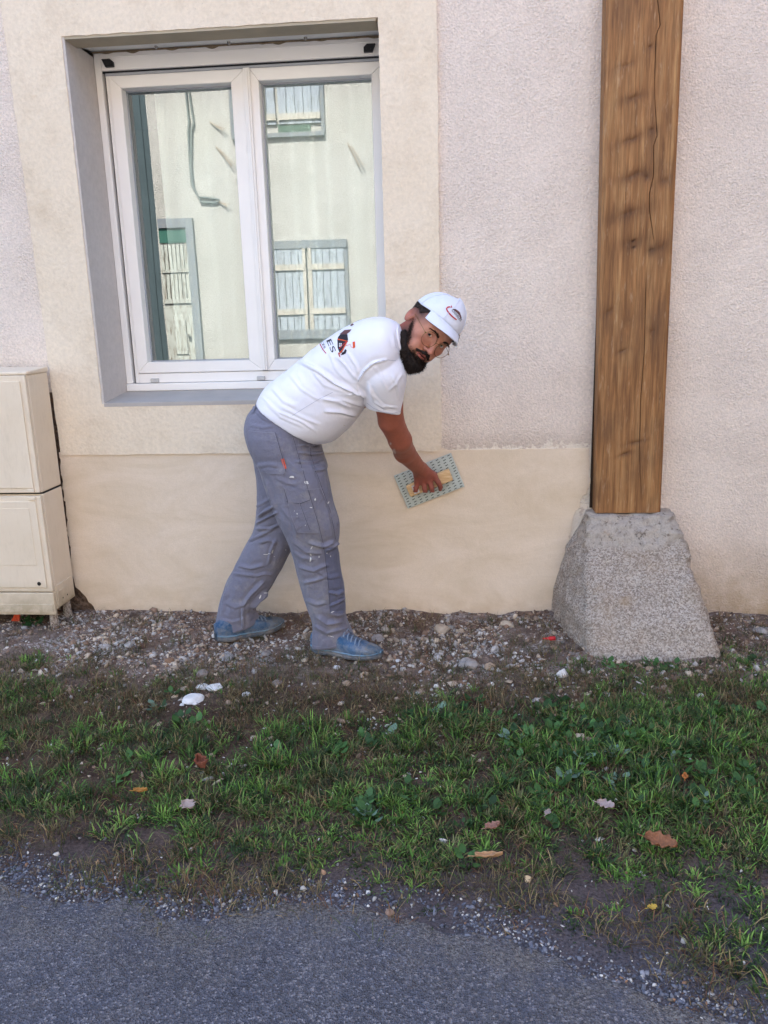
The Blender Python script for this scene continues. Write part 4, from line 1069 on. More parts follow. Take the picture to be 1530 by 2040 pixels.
def text_lay(txt, p0, p1, hpx, bvh, off, mat, parent, name, sx=None, flip=1):
    "lettering whose baseline runs from pixel p0 to p1, letter height hpx pixels"
    cu = bpy.data.curves.new('t', 'FONT'); cu.body = txt; cu.size = 1; cu.resolution_u = 3; o = bpy.data.objects.new('t', cu); COL.objects.link(o)
    dg = bpy.context.evaluated_depsgraph_get(); dg.update(); me = bpy.data.meshes.new_from_object(o.evaluated_get(dg)); bpy.data.objects.remove(o)
    bm = bmesh.new(); bm.from_mesh(me); xs_ = [v.co.x for v in bm.verts]; W = max(xs_) or 1; Lp = math.dist(p0, p1); H_ = .72
    ux, uy = (p1[0]-p0[0])/Lp, (p1[1]-p0[1])/Lp; vx, vy = uy*flip, -ux*flip
    for v in bm.verts: a = v.co.x/W*Lp; b = v.co.y/H_*hpx; v.co = (p0[0]+ux*a+vx*b, p0[1]+uy*a+vy*b, 0)
    bmesh.ops.triangulate(bm, faces=bm.faces[:])
    for _ in range(3):
        le = [e for e in bm.edges if e.calc_length() > 3]
        if not le: break
        bmesh.ops.subdivide_edges(bm, edges=le, cuts=1); bmesh.ops.triangulate(bm, faces=bm.faces[:])
    bm.verts.index_update(); v = [(q.co.x, q.co.y) for q in bm.verts]; f = [[q.index for q in fc.verts] for fc in bm.faces]; bm.free()
    return lay(name, [(v, f)], bvh, off, mat, parent, fine=True)
cap_build()

# --- glasses
def glasses():
    M_gold = simple('gold_wire', 'a98a5e', .25, .05, metal=1.0); g = MB(); R_ = .0265
    for s in (-1, 1):
        c = Vector((s*.0335, .1040-.004, -.010)); pts = []
        for i in range(41):
            a = 2*math.pi*i/40; x = math.cos(a)*R_; z = math.sin(a)*R_*.96; pts.append(HL(c.x+x, c.y-.12*s*x-abs(x)*0, c.z+z))
        g.tube(pts, .0009*HS, 6)
    g.tube([HL(-.008, .105, -.004), HL(-.004, .110, .000), HL(.004, .110, .000), HL(.008, .105, -.004)], .0009, 6)
    fr = g.build('glasses', M_gold, person, True)
    k = NB('spectacle_lens'); gl = k.n('ShaderNodeBsdfGlossy'); gl.inputs['Roughness'].default_value = .02; tr = k.n('ShaderNodeBsdfTransparent'); tr.inputs['Color'].default_value = (1, 1, 1, 1); fz = k.n('ShaderNodeFresnel'); fz.inputs['IOR'].default_value = 1.25; mx = k.n('ShaderNodeMixShader')
    k.link(fz.outputs[0], mx.inputs[0]); k.link(tr.outputs[0], mx.inputs[1]); k.link(gl.outputs[0], mx.inputs[2]); k.link(mx.outputs[0], k.out.inputs[0])
    for s in (-1, 1):
        V = [HL(s*.0335, .1025, -.010)]+[HL(s*.0335+math.cos(a)*R_*.98, .100-.12*s*math.cos(a)*R_, -.010+math.sin(a)*R_*.94) for a in [2*math.pi*i/40 for i in range(40)]]
        mesh_obj('lens', V, [(0, i+1, (i+1) % 40+1) for i in range(40)], k.m, fr, True)
    for s in (-1, 1):
        t = MB(); t.tube([HL(s*.059, .097, -.003), HL(s*.066, .092, -.002), HL(s*.072, .05, .000), HL(s*.077, .0, .001), HL(s*.079, -.020, -.004), HL(s*.079, -.030, -.02)], .0009, 6); t.build('temple_arm', M_gold, fr, True)
        t = MB(); t.tube([HL(s*.0585, .0978, -.003), HL(s*.064, .0985, -.0025)], .0022, 8); t.build('hinge', M_gold, fr, True)
glasses()

# --- t-shirt
bm = bmesh.new()
TS = [((515, 799), (640, 883), -.36, .165), ((529, 773), (664, 877), -.36, .175), ((567, 741), (688, 859), -.365, .175), ((608, 708), (708, 838), -.37, .17),
      ((648, 677), (724, 816), -.375, .172), ((688, 651), (738, 797), -.38, .18), ((722, 636), (760, 780), -.385, .19), ((757, 631), (786, 757), -.39, .185), ((782, 637), (800, 735), -.40, .145), ((797, 648), (806, 722), -.41, .085), ((801, 655), (808, 715), -.415, .070)]
loft(bm, TS, 48, 2.4)
loft(bm, [((735, 690), (795, 690), -.44, .07), ((722, 722), (805, 716), -.47, .080), ((719, 745), (810, 738), -.485, .080), ((721, 768), (809, 757), -.485, .078), ((726, 790), (806, 785), -.465, .074), ((730, 811), (800, 826), -.435, .066)], 36, 2.2)
loft(bm, [((720, 660), (785, 720), -.25, .08), ((700, 700), (770, 760), -.19, .07), ((680, 730), (745, 790), -.15, .06)], 30, 2.2)
me = remeshed(bm, .0045, 5)
zp_ = lambda *q: [(480+a/3.825, 580+b/3.825) for a, b in q]
FS = [([(590, 719), (630, 738), (668, 765), (700, 780), (729, 790)], 7, 5, 1), ([(668, 708), (690, 728), (712, 758)], 4, 4, -1), ([(690, 700), (708, 728), (716, 752)], 3, 4, 1),
      ([(773, 717), (744, 724), (726, 740), (714, 762)], 4, 3.5, -1), ([(705, 770), (728, 793)], 5, 4, 1), ([(690, 788), (715, 785), (730, 796)], 4, 3.5, 1),
      ([(640, 793), (675, 800), (700, 812)], 4, 5, -1), ([(645, 820), (680, 822), (712, 830)], 4.5, 5, 1), ([(540, 772), (565, 800), (590, 812)], 2.5, 6, 1),
      ([(575, 745), (600, 775), (640, 800)], 2.5, 6, 1), ([(735, 770), (745, 800), (770, 818)], 3.5, 4, 1), ([(733, 755), (742, 785), (765, 808), (795, 812)], 2.5, 4, -1), ([(780, 745), (790, 770), (796, 800)], 2.5, 5, 1),
      ([(520, 790), (555, 822), (600, 840), (632, 862)], 3, 3, 1), ([(528, 800), (560, 830), (605, 850)], 2.5, 3, -1), ([(560, 810), (600, 832), (640, 848)], 2, 4, 1), ([(655, 700), (668, 735), (690, 760)], 2.5, 5, 1), ([(620, 735), (650, 775)], 2.5, 5, 1)]
folds(me, [(a, b*1.6, c, d) for a, b, c, d in FS]+[(zp_((1000, 560), (1060, 640), (1110, 760)), 2.5, 4, 1), (zp_((1230, 620), (1180, 700), (1120, 760)), 2.5, 4, 1), (zp_((560, 640), (640, 720), (780, 770)), 3, 5, 1), (zp_((420, 620), (480, 720), (600, 800)), 3, 6, 1), (zp_((820, 560), (860, 620), (890, 690)), 3, 4, 1), (zp_((700, 820), (820, 850), (930, 880)), 4, 4, 1), (zp_((1210, 480), (1170, 420), (1160, 330)), 2.5, 4, 1)])
wrinkle(me, lambda V: .0030*vnoise(V, (6, 6, 10), 2)+.0012*vnoise(V, (22, 18, 30), 5))
me.name = 't_shirt'; shirt = link_me('t_shirt', me, M_shirt, person, True)
bvs = bvh_of(me)
M_sseam = simple('shirt_seam', 'b3b5c6', .9)
z2 = lambda x, y: (480+x/3.825, 580+y/3.825)
def zp(*q): return [z2(*a) for a in q]
# sleeve seam, hem lines, collar
for sr in [ribbon(zp((1180, 530), (1120, 524), (1050, 535), (985, 565), (935, 615), (905, 665), (893, 690)), .9), ribbon(zp((960, 850), (1010, 890), (1080, 920), (1150, 932), (1222, 915)), .7), ribbon(zp((700, 770), (600, 820), (500, 880), (390, 950)), .8)]: lay('seam', [sr], bvs, .001, M_sseam, shirt, 2)
cl = MB(); cpts = [z2(1206, 262), z2(1196, 300), z2(1198, 350), z2(1208, 400), z2(1220, 450), z2(1230, 500), z2(1240, 545)]
cp3 = [cast(a-1.5, b, bvs, .001) for a, b in cpts]; cp3 = [c for c in cp3 if c is not None]
if len(cp3) > 3: cl.tube(cp3, .0045, 8).build('collar', M_shirt, shirt, True)
# back print (the half that shows)
text_lay('LES', z2(626, 318), z2(692, 472), 10.5, bvs, .0012, M_blk, shirt, 'back_lettering', flip=1)
text_lay('CES', z2(604, 378), z2(634, 440), 4.6, bvs, .0012, M_blk, shirt, 'small_lettering', flip=1)
lay('print_swoosh', [ribbon(zp((596, 380), (606, 410), (625, 445), (650, 476)), 1.7)], bvs, .0012, M_redp, shirt, 1.5)
lay('print_wall', [zp((736, 372), (742, 350), (760, 330), (812, 330), (818, 372), (800, 410), (770, 470), (752, 470), (738, 430))], bvs, .0011, M_blk, shirt, 1.5)
lay('print_roof', [ribbon(zp((738, 368), (780, 376), (812, 384), (800, 405), (775, 450), (748, 482)), 2.0)], bvs, .0016, M_org, shirt, 1.5)
lay('print_roof_line', [ribbon(zp((745, 470), (757, 506)), 2.0), ribbon(zp((752, 440), (790, 400), (818, 384)), 1.4)], bvs, .0020, M_redp, shirt, 1.5)
lay('print_chimney', [zp((752, 330), (790, 298), (845, 292), (830, 312), (806, 330)), zp((832, 262), (850, 248), (862, 256), (842, 268))], bvs, .0012, M_brownp, shirt, 1.5)
lay('print_window', [zp((750, 398), (758, 398), (758, 410), (750, 410)), zp((761, 398), (770, 398), (770, 410), (761, 410)), zp((750, 413), (758, 413), (758, 426), (750, 426)), zp((761, 413), (770, 413), (770, 426), (761, 426))], bvs, .0018, M_white, shirt, 1.0)
lay('print_roller', [zp((852, 388), (870, 384), (872, 430), (855, 436)), ribbon(zp((800, 418), (835, 406), (840, 425), (862, 436)), .8)], bvs, .0014, M_org, shirt, 1.2)
lay('print_hammer', [zp((770, 470), (785, 462), (795, 442), (808, 450), (800, 475), (780, 486), (768, 486)), ribbon(zp((780, 470), (764, 488)), 1.4)], bvs, .0015, M_blk, shirt, 1.2)

# --- trousers
bm = bmesh.new()
loft(bm, [((528, 800), (640, 868), -.36, .150), ((513, 804), (636, 883), -.36, .158), ((496, 825), (640, 898), -.36, .170), ((491, 850), (646, 917), -.36, .175), ((497, 882), (651, 935), -.36, .172), ((510, 915), (640, 955), -.36, .15)], 48, 2.4)
loft(bm, [((498, 872), (648, 925), -.43, .098), ((514, 925), (655, 958), -.44, .100), ((532, 978), (664, 998), -.44, .097), ((550, 1028), (675, 1035), -.44, .092), ((568, 1064), (677, 1060), -.435, .088), ((581, 1100), (674, 1090), -.43, .083), ((592, 1139), (679, 1135), -.425, .080), ((602, 1175), (685, 1170), -.42, .078), ((613, 1209), (688, 1205), -.415, .078), ((623, 1235), (689, 1232), -.41, .078), ((623, 1262), (699, 1255), -.405, .080), ((621, 1285), (705, 1271), -.405, .080)], 40, 2.3)
loft(bm, [((500, 890), (640, 930), -.28, .09), ((512, 950), (625, 975), -.27, .088), ((512, 1015), (604, 1035), -.265, .084), ((506, 1056), (592, 1078), -.265, .080), ((488, 1090), (578, 1102), -.265, .078), ((469, 1126), (562, 1132), -.265, .076), ((452, 1158), (548, 1158), -.265, .074), ((441, 1190), (530, 1186), -.265, .074), ((435, 1218), (510, 1210), -.265, .074), ((432, 1240), (511, 1227), -.265, .074), ((431, 1257), (513, 1240), -.265, .074)], 40, 2.3)
me = remeshed(bm, .0045, 5)
z4 = lambda x, y: (420+x/3.708, 780+y/3.708)
def q4(*q): return [z4(*a) for a in q]
FT = [(q4((640, 455), (760, 465), (840, 450)), 5, 4, 1), (q4((650, 400), (740, 400), (815, 385)), 6, 4, 1), (q4((620, 520), (740, 530), (830, 510)), 3, 4, 1), (q4((760, 590), (850, 575)), 3, 4, 1), (q4((330, 150), (380, 200), (450, 230)), 3, 3, 1),
      (q4((350, 930), (400, 890), (470, 850)), 7, 4, 1), (q4((335, 980), (420, 930), (500, 890)), 6, 4, 1), (q4((330, 1010), (430, 1010), (510, 980)), 5, 4, -1), (q4((280, 1110), (380, 1060), (480, 1010)), 4, 4, 1),
      (q4((850, 1170), (900, 1140), (940, 1110)), 8, 4, -1), (q4((720, 1120), (830, 1150), (930, 1110)), 5, 5, 1), (q4((600, 1100), (700, 1190), (830, 1200)), 2.5, 6, 1), (q4((640, 1300), (760, 1330), (870, 1280)), 3, 5, 1),
      (q4((870, 1480), (930, 1500), (980, 1470)), 6, 4, 1), (q4((880, 1580), (940, 1550), (990, 1520)), 5, 4, -1), (q4((680, 1420), (770, 1400), (860, 1370)), 3, 5, 1), (q4((880, 1640), (940, 1660), (990, 1640)), 5, 5, 1),
      (q4((780, 1660), (860, 1720), (980, 1700)), 6, 6, 1), (q4((760, 1720), (860, 1780), (1010, 1740)), 4, 6, -1), (q4((200, 1290), (300, 1310), (390, 1290)), 4, 5, 1), (q4((160, 1340), (260, 1350), (340, 1360)), 3, 5, -1), (q4((330, 1370), (400, 1350), (460, 1360)), 3, 4, 1),
      (q4((300, 1600), (350, 1540), (420, 1480)), 9, 4, 1), (q4((240, 1590), (300, 1500), (400, 1400)), 5, 5, 1), (q4((230, 1600), (235, 1680), (240, 1750)), 5, 4, 1), (q4((300, 1600), (330, 1640), (350, 1680)), 5, 5, -1), (q4((120, 1450), (90, 1550), (80, 1650)), 3, 6, 1),
      (q4((480, 1080), (440, 1180), (420, 1280)), 4, 5, 1), (q4((360, 1120), (430, 1100), (490, 1130)), 4, 5, 1), (q4((400, 640), (450, 800), (510, 960)), 3, 4, 1)]
folds(me, [(a, b*2.0, c*.9, d) for a, b, c, d in FT]+[(q4((290, 250), (380, 270), (470, 260)), 3, 4, 1), (q4((330, 560), (430, 540), (520, 560)), 3.5, 5, 1), (q4((560, 500), (620, 560), (690, 600)), 3, 5, -1), (q4((480, 640), (560, 680), (640, 690)), 3, 5, 1), (q4((520, 860), (600, 960), (640, 1080)), 3.5, 6, 1), (q4((600, 1180), (680, 1230), (780, 1240)), 4, 5, -1), (q4((700, 1540), (780, 1580), (860, 1560)), 4, 5, 1), (q4((100, 1560), (180, 1600), (260, 1570)), 4, 6, 1), (q4((70, 1680), (150, 1700), (240, 1680)), 3.5, 5, -1), (q4((320, 860), (380, 830), (450, 790)), 4, 4, 1), (q4((900, 860), (930, 930), (945, 1000)), 3, 4, 1), (q4((780, 1330), (880, 1380), (960, 1360)), 4, 5, 1)])
wrinkle(me, lambda V: .0035*vnoise(V, (7, 7, 6), 4)+.0016*vnoise(V, (20, 18, 26), 8))
me.name = 'trousers'; trou = link_me('trousers', me, M_trou, person, True); bvt = bvh_of(me)
lay('back_pocket', [q4((285, 278), (390, 292), (470, 298), (500, 400), (530, 500), (552, 590), (540, 610), (460, 605), (370, 590), (330, 480), (290, 370))], bvt, .0035, M_trou, trou, 3)
lay('cargo_pocket', [q4((540, 695), (600, 705), (712, 735), (745, 810), (780, 920), (805, 1040), (640, 1035), (600, 930), (575, 830))], bvt, .0045, M_trou, trou, 3)
lay('pocket_flap', [q4((538, 693), (600, 703), (714, 735), (735, 795), (660, 822), (575, 815), (562, 760))], bvt, .008, M_trou, trou, 3)
lay('knee_panel', [q4((835, 1165), (930, 1150), (945, 1190), (955, 1320), (980, 1450), (990, 1560), (985, 1640), (880, 1640), (865, 1480), (850, 1300))], bvt, .002, M_trou2, trou, 3)
seams = [q4((580, 265), (600, 340), (640, 480), (690, 640), (735, 800), (790, 980), (825, 1120), (850, 1330), (870, 1500), (875, 1640)), q4((640, 270), (640, 400)), q4((600, 402), (720, 405), (810, 400)), q4((720, 410), (735, 500), (770, 600), (820, 740), (870, 880), (895, 1000), (910, 1090)),
         q4((285, 290), (390, 302), (468, 306)), q4((470, 298), (500, 400), (530, 500), (552, 590)), q4((370, 590), (460, 605), (540, 610)), q4((575, 815), (600, 930), (640, 1035), (805, 1040)), q4((655, 822), (690, 920), (728, 1018)), q4((700, 725), (820, 712)), q4((230, 1600), (238, 1760)), q4((755, 1875), (870, 1888), (985, 1852), (1035, 1798)), q4((800, 700), (850, 820), (905, 990))]
lay('stitching', [ribbon(s, .75) for s in seams], bvt, .0056, M_stitch, trou, 2)
lay('dark_seams', [ribbon([(a+1.1, b+.4) for a, b in s], .8) for s in seams[:1]+seams[3:4]+seams[5:7]+seams[8:9]]+[ribbon(q4((562, 812), (660, 826), (738, 796)), 1.2), ribbon(q4((540, 700), (575, 825)), .8)], bvt, .0052, M_dark, trou, 2)
lay('orange_tag', [q4((520, 495), (540, 492), (560, 568), (545, 574))], bvt, .0052, M_org, trou, 2)
# waistband above the seat
lay('belt_loop', [q4((300, 158), (318, 165), (345, 95), (330, 84))], bvt, .004, M_trou, trou, 2)
rr = random.Random(5); sp = []
def blob(x, y, rx, ry, rot=0.0):
    n = 9; out = []
    for i in range(n):
        a = 2*math.pi*i/n; k_ = .6+.7*rr.random(); dx, dy = math.cos(a)*rx*k_, math.sin(a)*ry*k_; out.append((x+dx*math.cos(rot)-dy*math.sin(rot), y+dx*math.sin(rot)+dy*math.cos(rot)))
    return out
for x, y, rx, ry, ro in ((768, 795, 1.6, 2.6, 0), (745, 1150, 1.0, 6, .5), (740, 1200, 3.2, 1.6, .9), (738, 1240, 1.5, 4, .1), (800, 1215, .8, 3.2, .1), (855, 1192, 1.1, 1.6, 0), (880, 1215, 1, 2, 0), (410, 1200, 9, .9, -.1), (450, 1180, .9, 5, .3), (890, 1805, 5, 1.2, .5), (870, 1798, 3, .8, .2), (705, 672, 5.5, 3.5, 0), (600, 630, 6, 2, .1), (365, 1520, 1.4, 5, .3), (405, 1488, 5, 1, 0), (895, 1630, 4, .9, -.2), (862, 820, 1.2, 3, .6), (640, 900, 1, 1.6, 0), (550, 1165, .9, 1.4, 0), (470, 1215, .7, .8, 0), (740, 855, 3, 1, 0), (640, 925, .8, 1.8, .3), (700, 985, .7, 2, .2), (620, 880, .9, .9, 0)):
    a, b = z4(x, y); sp.append(blob(a, b, rx*.9, ry*.9, ro))
for q_ in sp: lay('paint_splash', [q_], bvt, .0045, M_white, trou, 1.2)
lay('paint_splash', [blob(*z2(785, 1020), 2.2, 1)], bvs, .002, M_white, shirt, 1.2)

# --- shoes
def shoe(heel, toe, hz, tz, lab=None):
    h = Vector(heel); t = Vector(toe); ax = (t-h); Ls = ax.length; f = ax.normalized(); s = Vector((0, 0, 1)).cross(f).normalized(); u = f.cross(s)
    W = lambda a: [.030, .036, .037, .034, .036, .043, .047, .046, .040, .028, .012][min(10, max(0, int(round(a*10))))]
    wv = np.interp; ta = np.linspace(0, 1, 11); ws = [.022, .034, .037, .035, .037, .043, .047, .0465, .041, .031, .012]
    tp = [.078, .092, .098, .098, .094, .083, .071, .061, .054, .046, .030]
    def make(b0, top, wk, nm, mat, parent, mini=0):
        V = []; Fc = []; n = 24; m_ = 46
        for j in range(m_+1):
            a = j/m_; aa = a; w_ = wv(aa, ta, ws)*wk; z0 = b0(aa); z1 = top(aa)
            e = math.sin(math.pi*min(1, max(0, aa)))
            for k in range(n):
                g = 2*math.pi*k/n; cx_ = math.cos(g); sz_ = math.sin(g)
                x = math.copysign(abs(cx_)**.75, cx_)*w_; zz = (z0+z1)/2+(z1-z0)/2*math.copysign(abs(sz_)**(.8 if sz_ > 0 else .4), sz_)
                nz = .0018*mnoise.noise((x*60, a*14, zz*50))
                V.append(h+f*(a*Ls)+s*(x+nz)+u*(zz+nz))
        for j in range(m_):
            for k in range(n): Fc.append((j*n+k, j*n+(k+1) % n, (j+1)*n+(k+1) % n, (j+1)*n+k))
        Fc.append(tuple(range(n))[::-1]); Fc.append(tuple(m_*n+k for k in range(n)))
        return mesh_obj(nm, V, Fc, mat, parent, True)
    lift = lambda a: .010*max(0, (a-.75)/.25)**2+.006*max(0, (.12-a)/.12)
    up = make(lambda a: .014+lift(a), lambda a: wv(a, ta, tp), 1.0, 'shoe', M_shoe, person)
    make(lambda a: .000+lift(a), lambda a: .026+lift(a)*.9+.004*max(0, 1-a*4), 1.10, 'sole', M_sole, up)
    make(lambda a: .020+lift(a), lambda a: .0295+lift(a)*.9+.004*max(0, 1-a*4), 1.07, 'midsole_stripe', M_midsole, up)
    for a0, a1, w0 in ((.80, .985, 1.035), (.02, .16, 1.045)):
        V = []; Fc = []; n = 16; m_ = 10
        for j in range(m_+1):
            a = a0+(a1-a0)*j/m_; w_ = wv(a, ta, ws)*w0; z1 = wv(a, ta, tp)*.62 if a0 > .5 else wv(a, ta, tp)*.75
            for k in range(n+1):
                g = math.pi*(k/n)*.999; x = w_*math.copysign(abs(math.cos(g))**.6, math.cos(g)); zz = .02+lift(a)+(wv(a, ta, tp)-.018 if a0 > .5 else z1)*abs(math.sin(g))**.8; V.append(h+f*(a*Ls)+s*x+u*zz)
        for j in range(m_):
            for k in range(n): q = j*(n+1)+k; Fc.append((q, q+1, q+n+2, q+n+1))
        if a0 > .5: mesh_obj('toe_cap', V, Fc, M_toe, up, True)
    lc = MB()
    for i in range(5):
        a = .46+.055*i; zt_ = wv(a, ta, tp)+.0015; w_ = wv(a, ta, ws)*.62
        e1 = h+f*(a*Ls)+s*w_+u*(zt_*.84); e2 = h+f*((a+.03)*Ls)-s*w_+u*(zt_*.84); md = h+f*((a+.015)*Ls)+u*(zt_+.002)
        lc.tube([e1, (e1+md)/2+u*.007, md+u*.002, (e2+md)/2+u*.007, e2], .0030, 6)
    lc.tube([h+f*(.47*Ls)+u*(wv(.47, ta, tp)+.004), h+f*(.50*Ls)+s*.02+u*(.10), h+f*(.53*Ls)+s*.03+u*.078], .0022, 6); lc.build('laces', M_lace, up, True)
    return up
def shoe_mat(name, a, b, d, amt):
    k = NB(name, .75, .25); o = k.ramp(k.noise(14, 5, .6), [(.35, col(a)), (.65, col(b))]); o = k.mix(k.ramp(k.noise(22, 6, .75), [(.40, 0.0), (.62, amt)]), o, col(d)); k.base(o); k.nrm(k.bump(k.noise(60, 5, .7), .9, .006)); return k.m
M_shoe = shoe_mat('dusty_blue_suede', '33506f', '40658a', '7f858d', .92); M_toe = shoe_mat('toe_rubber', '3f5568', '4a6076', '8a8680', .7); M_sole = shoe_mat('muddy_sole', '4c5560', '5d6873', '8b8278', .8); M_midsole = shoe_mat('blue_midsole', '5f87a3', '7c9fb5', '8b8886', .7); M_lace = shoe_mat('blue_laces', '6f86a0', '8295ac', '8f9094', .5)
shoe(P(624, 1296, Z=0.004), P(762, 1314, Z=0.004), 0, 0); shoe(P(431, 1279, Z=.006), P(565, 1250, Z=.004), 0, 0)
# trouser legs rest on the shoes: ankles inside stay hidden

# ------------------------------------------------------------------ plastering float in his hand
def tool():
    Yb = -.014; c = [P(784, 948, Yb), P(813, 1014, Yb), P(927, 968, Yb), P(897, 903.5, Yb)]   # tl, bl, br, tr
    o = (c[0]+c[1]+c[2]+c[3])/4; ux = ((c[2]-c[1])+(c[3]-c[0])).normalized(); uz = Vector((0, 1, 0)).cross(ux); uz = -uz if uz.z < 0 else uz
    Lx = ((c[2]-c[1]).length+(c[3]-c[0]).length)/2; Lz = ((c[1]-c[0]).length+(c[2]-c[3]).length)/2
    root = empty('plastering_float', o, 'grey slotted plastering float with wooden handle pressed flat on the wall', 'float')
    q = lambda x, z, y: o+ux*x+uz*z+Vector((0, y-Yb, 0))
    b = MB(); b.prism([q(-Lx/2, -Lz/2, Yb), q(Lx/2, -Lz/2, Yb), q(Lx/2, Lz/2, Yb), q(-Lx/2, Lz/2, Yb)], (0, .006, 0), .0012)
    bl = b.build('blade', simple('pale_green_grey_plastic', 'b9c0b9', .5, .04, 20), root)
    s = MB(); nc, nr = 10, 13
    for i in range(nc):
        for j in range(nr):
            x = -Lx/2+Lx*(i+.55)/nc+(.22 if j % 2 else -.22)*Lx/nc*.25; z = -Lz/2+Lz*(j+.5)/nr
            s.prism([q(x-.0058, z-.0015-.0008, Yb-.0006), q(x+.0058, z-.0015+.0008, Yb-.0006), q(x+.0058, z+.0015+.0008, Yb-.0006), q(x-.0058, z+.0015-.0008, Yb-.0006)], (0, .0005, 0))
    so = s.build('slot', simple('slot_dark', '3b423f', .8), bl); so['kind'] = 'stuff'  # thin dark dashes laid on the blade face in place of cut slots
    # handle: bar along the blade
    hw = .0255; a0, a1 = -.093, .098
    k = NB('pale_beech', .55, .3); n = k.noise(20, 5, .6, k.map((1.5, 6, 9), rot=(0, .35, 0))); k.base(k.ramp(n, [(.3, col('c79c68')), (.7, col('e2c498'))])); k.nrm(k.bump(n, .2, .001))
    h = MB(); h.prism([q(a0, -hw, Yb-.050), q(a1, -hw, Yb-.050), q(a1, hw, Yb-.050), q(a0, hw, Yb-.050)], (0, .026, 0), .006, 3)
    for x in (a0+.02, a1-.02): h.prism([q(x-.018, -hw*.8, Yb-.0245), q(x+.018, -hw*.8, Yb-.0245), q(x+.018, hw*.8, Yb-.0245), q(x-.018, hw*.8, Yb-.0245)], (0, .0244, 0), .002)
    h.build('handle', k.m, root, False)
    st = MB(); x0 = a0+.022; st.prism([q(x0, -hw*.75, Yb-.0507), q(x0+.024, -hw*.75, Yb-.0507), q(x0+.024, hw*.7, Yb-.0507), q(x0, hw*.7, Yb-.0507)], (0, .0006, 0)); sk = st.build('sticker', M_white, root)
    st = MB()
    for (xx, zz, w_, hh) in ((.005, .2, .004, .006), (.012, -.2, .007, .004)): st.prism([q(x0+xx, hw*zz, Yb-.0511), q(x0+xx+w_, hw*zz, Yb-.0511), q(x0+xx+w_, hw*zz+hh, Yb-.0511), q(x0+xx, hw*zz+hh, Yb-.0511)], (0, .0003, 0))
    st.build('sticker_mark', M_redp, root)
tool()
# ------------------------------------------------------------------ ground
def px_ground(a, b): p = P(a, b, Z=0); return (p.x, p.y)
road_px = [(-400, 1700), (0, 1752), (110, 1790), (250, 1805), (380, 1830), (560, 1800), (700, 1820), (900, 1845), (1100, 1900), (1260, 1960), (1400, 2010), (1530, 2060), (1900, 2200)]
RE = sorted(px_ground(a, b) for a, b in road_px); REx = [p[0] for p in RE]; REy = [p[1] for p in RE]
def road_edge(x): return np.interp(x, REx, REy)
def gheight(X, Y):
    X = np.asarray(X, float); Y = np.asarray(Y, float)
    e = road_edge(X); t = np.clip((Y-e)/0.5, 0, 1)
    h = 0.016*(fbm(X, Y, 5, 4, 1)-.5)*2*t+0.010*(fbm(X, Y, 22, 3, 2)-.5)*t + .03*np.clip((Y+.14)/.14, 0, 1)*(fbm(X, Y, 9, 3, 5)-.3)
    return np.where(Y > .05, 0, h)-0.006*t*0
xs = np.concatenate([[-60, -25, -12, -6, -4, -3], np.arange(-2.4, 2.01, .018), [2.3, 3, 4, 6, 12, 25, 60]])
ys = np.concatenate([[-60, -25, -9, -6, -4.5, -3.5, -3], np.arange(-2.7, 0.061, .015), [.3, 1, 8, 25, 60]])
GX, GY = np.meshgrid(xs, ys); H = gheight(GX, GY)
inner = (GX > -2.5) & (GX < 2.1) & (GY > -2.8); H = np.where(inner, H, 0)
V = np.c_[GX.ravel(), GY.ravel(), H.ravel()]; nx, ny = len(xs), len(ys)
I = np.arange(nx*ny).reshape(ny, nx); Fq = np.c_[I[:-1, :-1].ravel(), I[:-1, 1:].ravel(), I[1:, 1:].ravel(), I[1:, :-1].ravel()]
def ground_mat():
    k = NB('soil', 0.95, 0.1)
    n = k.noise(11, 7, 0.7); o = k.ramp(n, [(0.3, col('5a4b43')), (0.5, col('7d6c61')), (0.7, col('a39082'))])
    f = k.noise(120, 4, 0.7); o = k.mix(0.6, o, k.mix(1.0, o, k.ramp(f, [(0.3, 0.35), (0.7, 1.5)]), 'MULTIPLY'))
    x, y, z = k.sep()
    wh = k.ramp(k.noise(7, 6, 0.75), [(0.50, 0.0), (0.60, 1.0)]); fine = k.ramp(k.noise(70, 5, 0.8), [(0.45, 0.0), (0.55, 1.0)])
    near = k.ramp(k.math('ADD', y, 1.0), [(0.15, 0.0), (0.5, 1.0)])
    o = k.mix(k.math('MULTIPLY', k.math('MULTIPLY', wh, fine), near), o, col('b7aea8'))
    red = k.ramp(k.noise(5, 4, 0.6, k.map(loc=(3, 1, 0))), [(0.5, 0.0), (0.65, 0.5)]); o = k.mix(k.math('MULTIPLY', red, near), o, col('7a5a4a'))
    verge_dark = k.ramp(k.math('ADD', k.math('MULTIPLY', y, -1.0), k.math('MULTIPLY', k.noise(4, 4), .35)), [(0.85, 0.0), (1.0, 0.75)])  # soil turns darker away from the wall, with a noisy border
    o = k.mix(verge_dark, o, k.mix(1.0, o, col('8c7d72'), 'MULTIPLY'))
    far = k.ramp(k.math('ADD', y, 2.2), [(0.3, 1.0), (0.75, 0.0)]); o = k.mix(k.math('MULTIPLY', far, 0.75), o, k.ramp(f, [(0.3, col('3c3b42')), (0.7, col('6a6972'))]))
    k.base(o); k.nrm(k.bump(k.math('ADD', f, k.noise(40, 4)), 0.9, 0.012)); return k.m
g = np_mesh('ground', V, Fq, ground_mat(), None, True); tag(g, kind='structure')
